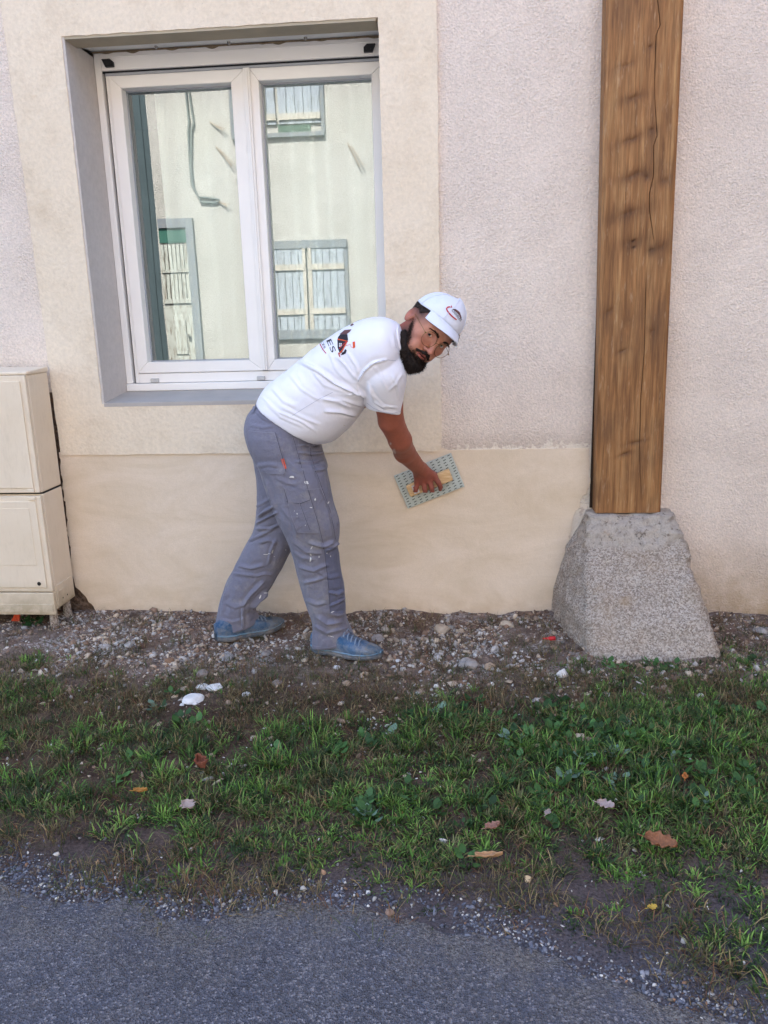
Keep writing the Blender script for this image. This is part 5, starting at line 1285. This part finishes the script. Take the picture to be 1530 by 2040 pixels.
def asphalt():
    k = NB('asphalt', 0.85, 0.25)
    v = k.n('ShaderNodeTexVoronoi'); k.link(k.co, v.inputs['Vector']); v.inputs['Scale'].default_value = 230
    c = k.ramp(k.sep(v.outputs['Color'])[0], [(0.0, col('464852')), (0.5, col('555865')), (0.85, col('646775')), (0.98, col('908f97'))])
    big = k.ramp(k.noise(2.2, 5, 0.6), [(0.3, 0.8), (0.7, 1.15)]); c = k.mix(1.0, c, big, 'MULTIPLY')
    d = k.ramp(k.noise(6, 6, 0.75), [(0.58, 0.0), (0.75, 0.5)]); c = k.mix(d, c, col('5d5450'))
    e = k.attr('Col'); eg = k.math('MULTIPLY', k.sep(e)[0], k.ramp(k.noise(9, 6, 0.75), [(0.35, 0.0), (0.6, 1.0)])); c = k.mix(eg, c, k.mix(k.ramp(k.noise(140, 4, .7), [(.4, 0.0), (.6, 1.0)]), col('4a4544'), col('8b8884')))
    k.base(c); k.nrm(k.bump(k.math('ADD', k.math('MULTIPLY', v.outputs['Distance'], 2.0), k.noise(90, 3)), 0.8, 0.006)); return k.m
# road: sheet just above, ragged edge
ex = np.concatenate([[-60, -12, -5], np.arange(-2.6, 2.3, .012), [5, 12, 60]])
ey = road_edge(ex)+.10*(fbm(ex, ex*0, 5, 3, 3)-.5)+.05*(fbm(ex, ex*0, 30, 4, 6)-.5)
offs = [0, .01, .03, .08, .18, .4, 1.0]
V = []
for j, of in enumerate(offs): 
    for x, y in zip(ex, ey): V.append((x, y-of, [.0012, .004, .006, .008, .010, .010, .010][j]))
for x in ex: V.append((x, -8.3, .010))
n = len(ex); Fr = []
for j in range(len(offs)):
    for i in range(n-1): Fr.append((j*n+i, (j+1)*n+i, (j+1)*n+i+1, j*n+i+1))
rd = np_mesh('road', np.array(V), np.array(Fr), asphalt(), None, False, np.repeat(np.array([1, 1, .85, .6, .3, .08, 0, 0])[:, None], n, axis=0).reshape(-1, 1)*np.ones((1, 3))); tag(rd, kind='structure')
# ------------------------------------------------------------------ rubble, gravel, grass, leaves
def ico(sub):
    bm = bmesh.new(); bmesh.ops.create_icosphere(bm, subdivisions=sub, radius=1); V = np.array([v.co[:] for v in bm.verts]); Fc = np.array([[v.index for v in f.verts] for f in bm.faces]); bm.free(); return V, Fc
def rotmats(n, flat=1.0):
    q = RNG.normal(size=(n, 4)); q /= np.linalg.norm(q, axis=1)[:, None]; w_, x, y, z = q.T
    return np.stack([np.stack([1-2*(y*y+z*z), 2*(x*y-z*w_), 2*(x*z+y*w_)], -1), np.stack([2*(x*y+z*w_), 1-2*(x*x+z*z), 2*(y*z-x*w_)], -1), np.stack([2*(x*z-y*w_), 2*(y*z+x*w_), 1-2*(x*x+y*y)], -1)], 1)
def rocks(name, X, Y, S, cols, sub, mat, sink=.35, squash=.6, rough=.28):
    V0, F0 = ico(sub); n = len(X); nv = len(V0)
    A = V0[None]*(1+rough*RNG.normal(size=(n, nv, 1))*(.5 if sub > 1 else .8))
    sc = np.c_[1+.35*RNG.normal(size=n), 1+.3*RNG.normal(size=n), squash*(1+.25*RNG.normal(size=n))]; sc = np.clip(sc, .35, 1.9)
    A = A*sc[:, None, :]; R = rotmats(n); 
    A = np.einsum('nij,nkj->nki', R, A); A[:, :, 2] *= .8
    A = A*S[:, None, None]*.5; Z = gheight(X, Y)
    A[:, :, 0] += X[:, None]; A[:, :, 1] += Y[:, None]; A[:, :, 2] += (Z+S*.5*(.55-sink))[:, None]
    Fq = (F0[None]+(np.arange(n)*nv)[:, None, None]).reshape(-1, 3)
    C = np.repeat(cols, nv, axis=0)
    return np_mesh(name, A.reshape(-1, 3), Fq, mat, None, False, C)
def attr_mat(name, rough=.9, spec=.15, vs=60, v=.25, bump=.4, bs=150, bd=.003):
    k = NB(name, rough, spec); a = k.attr('Col'); n = k.ramp(k.noise(vs, 5, .7), [(.3, 1-v), (.7, 1+v)]); k.base(k.mix(1.0, a, n, 'MULTIPLY'))
    if bump: k.nrm(k.bump(k.noise(bs, 4, .7), bump, bd))
    return k.m
M_rock = attr_mat('rubble_stone'); M_grav = attr_mat('gravel_stone', .8, .25, 200, .2, 0)
def pal(n, items):
    cs = np.array([col(c)[:3] for c, w_ in items]); w_ = np.array([w_ for c, w_ in items], float); i = RNG.choice(len(cs), n, p=w_/w_.sum()); return cs[i]*(1+.15*RNG.normal(size=(n, 1))).clip(.6, 1.5)
def scatter_px(n, x0, x1, y0, y1, dens):
    "random ground points seen in a pixel range, thinned by a density function of (px, py, X, Y)"
    oX = []; oY = []
    c = [P(a, b, Z=0) for a in (x0, x1) for b in (y0, y1)]; xa, xb = min(q.x for q in c), max(q.x for q in c); ya, yb = min(q.y for q in c), max(q.y for q in c)
    X = RNG.uniform(xa, xb, n); Y = RNG.uniform(ya, min(yb, .0), n); Q = np_px(np.c_[X, Y, X*0]); d = dens(Q[:, 0], Q[:, 1], X, Y); k_ = RNG.random(n) < d
    return X[k_], Y[k_], Q[k_]
def in_base(X, Y): return (X > .44-.17*Y) & (X < .955) & (Y > -.485)
def blob_d(px, py, L):
    o = np.zeros(len(px))
    for x, y, rx, ry, a in L: o = np.maximum(o, a*np.exp(-((px-x)/rx)**2-((py-y)/ry)**2))
    return o
# earth clods and stones along the foot of the wall
top = lambda px: 1224
def d_rub(px, py, X, Y):
    t = np.clip((1430-py)/150, 0, 1)**1.1; n = fbm(X, Y, 6, 4, 11); d = t*np.clip((n-.34)*3.2, .08, .9)
    d = np.maximum(d, .05*(py < 1560)); d *= ~in_base(X, Y); d *= np.where(px < 110, .5, 1); return d*np.where(px > 1400, .6, 1)
X, Y, Q = scatter_px(80000, -120, 1650, 1215, 1580, d_rub)
n = len(X); wz = blob_d(Q[:, 0], Q[:, 1], [(980, 1310, 150, 45, 1), (1080, 1330, 110, 40, .8), (250, 1285, 90, 28, .8), (120, 1290, 90, 18, .8), (540, 1275, 90, 28, .7), (150, 1235, 40, 16, 1), (760, 1250, 60, 25, .6), (860, 1360, 60, 22, .6), (60, 1285, 70, 14, .8), (1250, 1370, 90, 20, .6)])
cb_ = pal(n, [('8b7362', 5), ('a08a77', 4), ('b7a591', 3), ('735f53', 3), ('c5b39e', 2.8), ('b0a9a2', 2.8)]); cw = pal(n, [('b9b2ac', 3), ('cfc9c2', 2), ('9c9690', 2), ('8b7b70', 1.2)])
C = np.where((RNG.random(n) < wz*.7+.05)[:, None], cw, cb_)
S = np.clip(RNG.lognormal(math.log(.0070), .62, n), .0035, .030)
o = rocks('rubble', X, Y, S, C, 1, M_rock, .3, .6, .40); tag(o, 'crumbled earth, mortar and small stones strewn along the foot of the wall', 'rubble', kind='stuff')
# road-side gravel
def d_gr(px, py, X, Y):
    e = road_edge(X); dd = Y-e; w_ = np.where(px > 800, .17, .06); d = (np.exp(-(np.minimum(dd-.02, 0)/w_)**2)*.85+.15*np.exp(-(np.minimum(dd-.02, 0)/(w_*2.6))**2))*np.exp(-(np.maximum(dd, 0)/(.05+.05*fbm(X, Y, 4, 3, 9)))**2)
    return d*np.clip((fbm(X, Y, 7, 3, 21)-.3)*2.6, .10, .6)
X, Y, Q = scatter_px(130000, -100, 1650, 1640, 2100, d_gr)
o = rocks('gravel', X, Y, np.clip(RNG.lognormal(math.log(.0052), .38, len(X)), .0028, .014), pal(len(X), [('565965', 5), ('686b76', 4), ('7e8089', 2.2), ('47474e', 3), ('6b635c', 2), ('a9a7a4', .9), ('c9c6c0', .35), ('8f6f58', .4)]), 0 if False else 1, M_grav, .3, .65); tag(o, 'loose grey gravel along the broken edge of the road', 'gravel', kind='stuff')
o2 = scatter_px(2600, -100, 1650, 1500, 2050, lambda px, py, X, Y: (Y > road_edge(X)-.08)*np.clip(fbm(X, Y, 5, 3, 40)-.2, 0, 1)*.7)
X, Y = o2[0], o2[1]
o = rocks('pebbles', X, Y, np.clip(RNG.lognormal(math.log(.007), .4, len(X)), .004, .018), pal(len(X), [('a8a49e', 3), ('cfcac2', 2), ('7e7a78', 3), ('a98468', .6)]), 1, M_rock, .3, .7); tag(o, 'scattered pale pebbles in the grass verge', 'pebbles', kind='stuff')
# white plaster crumbs
def d_w(px, py, X, Y):
    b = blob_d(px, py, [(745, 1448, 34, 14, 1), (848, 1393, 26, 12, 1), (905, 1375, 70, 9, .6), (790, 1490, 16, 12, .7), (1065, 1520, 14, 18, .5), (820, 1560, 24, 10, .35), (560, 1770, 16, 12, .6), (520, 1615, 8, 14, .9), (520, 1652, 10, 7, .8), (980, 1310, 120, 30, .22), (1310, 1500, 90, 50, .12), (1290, 1390, 80, 20, .25), (660, 1430, 60, 20, .12), (430, 1290, 90, 16, .15), (560, 1450, 500, 70, .02), (100, 1285, 90, 10, .2), (1000, 1360, 140, 25, .12), (880, 1425, 120, 20, .10)])
    return b*np.clip((fbm(X, Y, 30, 3, 31)-.3)*3, 0, 1)*~in_base(X, Y)
X, Y, Q = scatter_px(60000, -50, 1600, 1225, 1830, d_w)
o = rocks('plaster_crumbs', X, Y, np.clip(RNG.lognormal(math.log(.0062), .5, len(X)), .003, .02), pal(len(X), [('d8d5cf', 3), ('bdbab6', 2), ('c9c4ba', 2)]), 1, M_rock, .1, .6); tag(o, 'white plaster crumbs spilled over soil and grass', 'plaster crumbs', kind='stuff')

# named stones and chunks
def stone(px, py, w_px, h_px, c, label, name='stone', cat='stone', flat=.6, ang=None, seed=0, group=None):
    p = P(px, py, Z=.012); D = (CAM-p).length; S = w_px/F*D; V0, F0 = ico(3); r = random.Random(seed+int(px))
    offs = (r.random()*9, r.random()*9, r.random()*9); pl_ = [(Vector((r.gauss(0, 1), r.gauss(0, 1), r.gauss(0, 1))).normalized(), .62+.25*r.random()) for _ in range(9)]
    V = []
    for v in V0:
        v = Vector(v); d = 1.0
        for n_, dd in pl_:
            q = v.dot(n_)
            if q > dd: d = min(d, dd/q)
        v = v*d*(1+.10*mnoise.noise(v*1.7+Vector(offs))+.06*mnoise.noise(v*5)+.04*mnoise.noise(v*13))
        V.append((p.x+v.x*S/2, p.y+v.y*S/2*min(1.2, h_px/w_px/.45), max(v.z, -.6)*S/2*flat+float(gheight(p.x, p.y))+S*.16*flat))
    m = simple(name+'_surface', c, .92, .10, 30, .5, 120, .15, dirt=('7d6a5c', 14, .56)); o = mesh_obj(name, V, [tuple(f) for f in F0], m, None, False)
    tag(o, label, cat, group); return o
ST = [(880, 1247, 32, 22, 'b9a894', 'largest beige stone lying against the fresh plinth right of the man'), (1010, 1243, 30, 16, 'bfb09c', 'flat pale stone at the plinth foot nearer the granite base'), (766, 1247, 20, 18, 'b7aca2', 'round whitish stone just right of the front leg by the plinth'),
      (752, 1264, 26, 20, 'a39c98', 'grey lump of mortar beside the toe of the front shoe'), (611, 1265, 20, 17, 'ab9a89', 'pale round stone between the two shoes'), (450, 1302, 30, 20, '9a9591', 'grey angular mortar lump in front of the rear shoe'), (530, 1297, 20, 15, '97928e', 'small grey stone between the shoes lower down'),
      (800, 1337, 18, 14, '8f7a6a', 'small brown stone below the front shoe toe'), (690, 1358, 18, 14, '9c8671', 'tan pebble below the front shoe heel'), (405, 1341, 26, 14, '857a72', 'flat grey stone above the white plaster chunk'), (552, 1355, 22, 14, '8b8076', 'rounded grey stone on bare earth below the shoes'),
      (935, 1322, 44, 20, '9b948e', 'wide flat grey mortar slab half buried right of the man'), (974, 1326, 24, 14, 'a5907a', 'tan stone beside the flat grey mortar slab'), (257, 1280, 22, 12, 'a59f99', 'pale grey chip near the left end of the plinth'), (208, 1285, 26, 10, 'a8a29d', 'long pale mortar flake left of the rear shoe'),
      (1515, 1254, 26, 20, '9d9791', 'grey stone at the wall foot on the far right'), (336, 1310, 20, 14, '8d6f58', 'brown clod on earth left of the rear shoe'), (776, 1812, 18, 14, '8a7262', 'brown pebble on the verge edge near the road'), (1051, 1742, 15, 14, 'c9b08c', 'yellow pebble near the tan curled leaf')]
for s in ST: stone(*s, seed=3)
CH = [(384, 1388, 42, 24, 'large flat white plaster chunk lying on the grass edge'), (402, 1362, 24, 16, 'white plaster piece just behind the large flat chunk'), (428, 1364, 34, 14, 'crumbly white plaster piece right of the large flat chunk'), (490, 1376, 18, 12, 'small pinkish white plaster bit right of the chunks'), (362, 1437-40, 10, 8, 'tiny white plaster bit left of the large chunk'), (670, 1328, 18, 9, 'white plaster flake under the front shoe sole'), (1208, 1376, 16, 9, 'cream plaster bit in front of the granite base'), (793, 1386-78, 14, 8, 'thin white plaster flake right of the front shoe')]
for i, (x, y, w_, h_, lb) in enumerate(CH): stone(x, y, w_, h_, 'dcdad6', lb, 'plaster_chunk', 'plaster chunk', .35, seed=11+i, group='white plaster chunks on the ground')

# fallen leaves
def leaf(px, py, Lpx, wr, rot, c, curl, label):
    p = P(px, py, Z=.045 if py < 1700 else .03); D = (CAM-p).length; L_ = Lpx/F*D; V = []; Fc = []; n, m_ = 18, 6; r = random.Random(int(px))
    for i in range(n+1):
        t = i/n; w_ = wr*L_*.5*(math.sin(math.pi*min(1, t*1.02))**.6)*(1+.28*math.sin(t*22+r.random()*.4))*(1 if 0 < i < n else .05)
        for j in range(-m_, m_+1):
            s = j/m_; x = (t-.5)*L_; y = s*w_; z = curl*L_*(s*s*.5+(t-.5)**2*.8)+.10*L_*mnoise.noise((t*3+px, s*2, 1))
            V.append((p.x+x*math.cos(rot)-y*math.sin(rot), p.y+x*math.sin(rot)+y*math.cos(rot), p.z+z-.012))
    q = 2*m_+1
    for i in range(n):
        for j in range(2*m_): Fc.append((i*q+j, i*q+j+1, (i+1)*q+j+1, (i+1)*q+j))
    o = mesh_obj('fallen_leaf', V, Fc, simple('dry_leaf', c, .85, .12, 40, .5, 90), None, True); s = o.modifiers.new('t', 'SOLIDIFY'); s.thickness = .0008
    st = MB(); a = Vector(V[m_]); st.tube([a, a+Vector((-math.cos(rot), -math.sin(rot), .1))*L_*.25], .0010, 5); st.build('stalk', o.data.materials[0], o)
    tag(o, label, 'leaf', 'dry leaves fallen on the verge')
leaf(1317, 1672, 56, .72, -.5, '855a40', .3, 'largest orange brown dry leaf on the right of the grass'); leaf(974, 1697, 52, .20, .15, 'a98564', .25, 'long tan curled leaf at the lower edge of the grass'); leaf(401, 1520, 36, .6, -.9, '7d4a38', .8, 'reddish brown crumpled leaf in the grass on the left')
leaf(374, 1598, 30, .85, -.7, 'a3938c', .3, 'pale greyish leaf lying below the reddish crumpled leaf'); leaf(981, 1641, 30, .55, .4, '9a7467', .5, 'pinkish brown leaf above the long tan curled leaf'); leaf(1207, 1597, 32, .8, -.5, 'a08f8b', .3, 'pale pinkish grey leaf in the grass right of centre')
leaf(1365, 1541, 20, .5, 1.3, 'ad6f3c', .4, 'small upright orange leaf among the right weeds'); leaf(279, 1569, 26, .4, .1, 'a8793f', .4, 'small yellow brown leaf in the left grass'); leaf(1300, 1799, 18, .7, .3, 'b09444', .3, 'small yellow leaf below the largest orange leaf'); leaf(1091, 1612, 18, .6, 1.0, '938680', .4, 'tiny pale leaf left of the pinkish grey leaf')
# red plastic scrap beside the granite base
p = P(1096, 1274, Z=.015); mb = MB(); mb.tube([p+Vector((-.028, .004, .002)), p+Vector((-.010, .0, .004)), p+Vector((.002, -.002, .005)), p+Vector((.020, -.004, .007))], [.003, .005, .009, .008], 10)
o = mb.build('plastic_scrap', simple('red_plastic', 'c22a30', .45, .05), None, True); tag(o, 'red plastic plug lying on the earth beside the granite base', 'plastic scrap')

# grass
yT = lambda x: np.interp(x, [-200, 0, 200, 420, 600, 800, 1000, 1150, 1300, 1530, 1700], [1420, 1425, 1440, 1440, 1430, 1405, 1375, 1345, 1322, 1290, 1280])
yB = lambda x: np.interp(x, [-200, 0, 150, 350, 600, 800, 1000, 1150, 1300, 1450, 1530, 1700], [1610, 1650, 1690, 1750, 1770, 1775, 1735, 1760, 1850, 1940, 1985, 2050])
def d_grass(px, py, X, Y):
    a = np.clip((py-yT(px)+10)/70, 0, 1); b = np.clip((yB(px)-py+15)/110, 0, 1); n = fbm(X, Y, 3.4, 4, 51); n2 = fbm(X, Y, 11, 3, 57)
    d = a*b*np.clip((n*.6+n2*.55-.38)*4.4, .14, 1)
    hole = blob_d(px, py, [(930, 1415, 70, 28, .9), (760, 1500, 60, 30, .6), (190, 1560, 50, 50, .6), (1170, 1680, 60, 45, .85), (640, 1625, 60, 30, .35), (1200, 1790, 110, 40, .8), (930, 1640, 40, 25, .8), (1320, 1780, 60, 40, .6), (560, 1600, 40, 30, .3), (1060, 1560, 50, 40, .45), (880, 1700, 60, 30, .5)])
    extra = blob_d(px, py, [(75, 1320, 50, 18, .5), (90, 1375, 60, 18, .5), (20, 1400, 40, 40, .7), (180, 1370, 40, 20, .3), (1240, 1335, 120, 16, .7), (1150, 1345, 40, 14, .4), (1450, 1320, 90, 30, .5), (860, 1810, 50, 22, .25), (330, 1750, 90, 30, .35), (700, 1340, 30, 10, .15), (350, 1370, 60, 20, .2), (450, 1400, 60, 20, .25), (1050, 1730, 40, 20, .9), (1240, 1720, 40, 20, .8), (1190, 1830, 60, 20, .5)])
    return np.maximum(d*(1-hole), extra)*~in_base(X, Y)
X, Y, Q = scatter_px(13000, -150, 1680, 1270, 2080, d_grass)
def blades(name, X, Y, Q, per, Lf, wid, spread, palette, label, lean=.55, cat='grass'):
    bx = []; 
    k_ = RNG.poisson(per, len(X))+3; idx = np.repeat(np.arange(len(X)), k_); n = len(idx)
    az = RNG.uniform(0, 2*np.pi, n); rad = np.abs(RNG.normal(size=n))*spread; bx = X[idx]+np.cos(az)*rad; by = Y[idx]+np.sin(az)*rad
    cl = Lf(X, Y, Q)[idx]*RNG.uniform(.45, 1.15, n); ld = (az+RNG.normal(size=n)*.7); ln = np.abs(RNG.normal(size=n))*lean+.12+rad*6
    dx, dy = np.cos(ld), np.sin(ld); sx, sy = -dy, dx
    gz = gheight(bx, by)-.003; V = np.zeros((n, 7, 3)); w0 = wid*RNG.uniform(.6, 1.3, n)
    for i, (t, wf) in enumerate(((0, .8), (.4, 1.0), (.75, .7))):
        h = cl*t*np.cos(ln*t*.9); o_ = cl*t*np.sin(ln*(.5+t*.9))
        for s, q in ((-1, 0), (1, 1)):
            V[:, i*2+q, 0] = bx+dx*o_+s*sx*w0*wf*.5; V[:, i*2+q, 1] = by+dy*o_+s*sy*w0*wf*.5; V[:, i*2+q, 2] = gz+h
    h = cl*np.cos(ln*.95); o_ = cl*np.sin(np.minimum(ln*1.5, 1.5)); V[:, 6, 0] = bx+dx*o_; V[:, 6, 1] = by+dy*o_; V[:, 6, 2] = gz+np.maximum(h, .003)
    I_ = (np.arange(n)*7)[:, None]; T = np.concatenate([I_+np.array(t) for t in ((0, 1, 3), (0, 3, 2), (2, 3, 5), (2, 5, 4), (4, 5, 6))])
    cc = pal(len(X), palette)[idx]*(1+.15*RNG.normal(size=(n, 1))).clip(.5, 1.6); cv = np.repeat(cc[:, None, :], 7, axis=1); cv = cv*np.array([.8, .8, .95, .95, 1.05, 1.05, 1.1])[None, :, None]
    dry = (RNG.random(n) < .06)[:, None]; cv = np.where(dry[:, :, None], np.array(col('96825a')[:3])[None, None], cv)
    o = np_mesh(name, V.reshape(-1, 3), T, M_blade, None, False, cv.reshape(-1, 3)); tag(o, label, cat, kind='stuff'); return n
def blade_mat():
    k = NB('grass_blade', .6, .25); k.base(k.attr('Col')); tr = k.n('ShaderNodeBsdfTranslucent'); k.link(k.attr('Col'), tr.inputs[0]); mx = k.n('ShaderNodeMixShader'); mx.inputs[0].default_value = .25
    k.link(k.b.outputs[0], mx.inputs[1]); k.link(tr.outputs[0], mx.inputs[2]); k.link(mx.outputs[0], k.out.inputs[0]); return k.m
M_blade = blade_mat()
def Lg(X, Y, Q):
    n = fbm(X, Y, 5, 3, 71); lush = np.exp(-((Q[:, 1]-1530)/130)**2); return .010+.030*n+.030*lush*n*1.25
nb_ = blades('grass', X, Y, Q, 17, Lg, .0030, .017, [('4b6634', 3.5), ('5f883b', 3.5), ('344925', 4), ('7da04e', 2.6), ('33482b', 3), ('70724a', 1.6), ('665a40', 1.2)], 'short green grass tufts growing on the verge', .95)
# dry wisps and roots over the bare earth
def d_dry(px, py, X, Y):
    n = fbm(X, Y, 6, 4, 81); a = np.exp(-((py-1395)/60)**2)*.8+np.exp(-((py-(yB(px)+20))/60)**2)*.9+.28*(py < 1400)+.40*(py > 1400)*(py < yB(px))
    return a*np.clip((n-.30)*4, 0, 1)*~in_base(X, Y)*(Y > road_edge(X)-.09)
X, Y, Q = scatter_px(28000, -150, 1680, 1235, 2080, d_dry)
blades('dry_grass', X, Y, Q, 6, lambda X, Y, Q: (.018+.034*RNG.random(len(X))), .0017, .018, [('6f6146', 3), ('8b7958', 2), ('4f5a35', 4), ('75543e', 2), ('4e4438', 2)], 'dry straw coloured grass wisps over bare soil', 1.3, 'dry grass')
# broad leaved ground cover
def cover(name, X, Y, per, size, palette, label):
    k_ = RNG.poisson(per, len(X))+2; idx = np.repeat(np.arange(len(X)), k_); n = len(idx); az = RNG.uniform(0, 2*np.pi, n); S = size*RNG.uniform(.5, 1.3, n)
    tl = RNG.uniform(.1, .9, n); rad = RNG.uniform(.1, 1.0, n)*S*1.3; bx = X[idx]+np.cos(az)*rad*.6; by = Y[idx]+np.sin(az)*rad*.6; bz = gheight(bx, by)+.004+.018*RNG.random(n)
    f = np.stack([np.cos(az)*np.cos(tl), np.sin(az)*np.cos(tl), np.sin(tl)], -1); s = np.stack([-np.sin(az), np.cos(az), 0*az], -1); u = np.cross(f, s)*-1
    prof = [(0, 0, 0), (.25, .26, .05), (.55, .36, .08), (.8, .24, .04), (1, 0, -.05), (.8, -.24, .04), (.55, -.36, .08), (.25, -.26, .05)]
    V = np.stack([np.c_[bx, by, bz]+f*(S*a)[:, None]+s*(S*b)[:, None]+u*(S*c)[:, None]*(1 if i else 0) for i, (a, b, c) in enumerate(prof)], 1)
    I_ = (np.arange(n)*8)[:, None]; T = np.concatenate([I_+np.array(t) for t in ((0, 1, 7), (1, 2, 7), (7, 2, 6), (2, 3, 6), (6, 3, 5), (3, 4, 5))])
    cc = pal(len(X), palette)[idx]*(1+.12*RNG.normal(size=(n, 1))).clip(.5, 1.6); o = np_mesh(name, V.reshape(-1, 3), T, M_blade, None, False, np.repeat(cc, 8, axis=0)); tag(o, label, 'weeds', kind='stuff')
def d_cov(px, py, X, Y):
    return blob_d(px, py, [(1180, 1480, 130, 60, .9), (1380, 1520, 160, 90, .8), (1000, 1450, 80, 40, .5), (1300, 1440, 200, 40, .5), (680, 1480, 70, 30, .45), (300, 1440, 60, 30, .35), (840, 1440, 60, 20, .5), (1480, 1480, 70, 60, .7), (1290, 1345, 100, 14, .6), (550, 1540, 300, 60, .12), (720, 1620, 40, 20, .7), (1000, 1600, 300, 60, .12), (60, 1245, 16, 8, 1)])*np.clip((fbm(X, Y, 8, 3, 91)-.25)*3, 0, 1)*~in_base(X, Y)
X, Y, Q = scatter_px(7000, -150, 1680, 1235, 1800, d_cov)
cover('ground_cover', X, Y, 5, .026, [('38572f', 4), ('456a39', 3), ('557d4b', 1.5), ('2e482a', 3), ('718b78', .7)], 'low broad-leaved weeds and clover between the grass tufts')
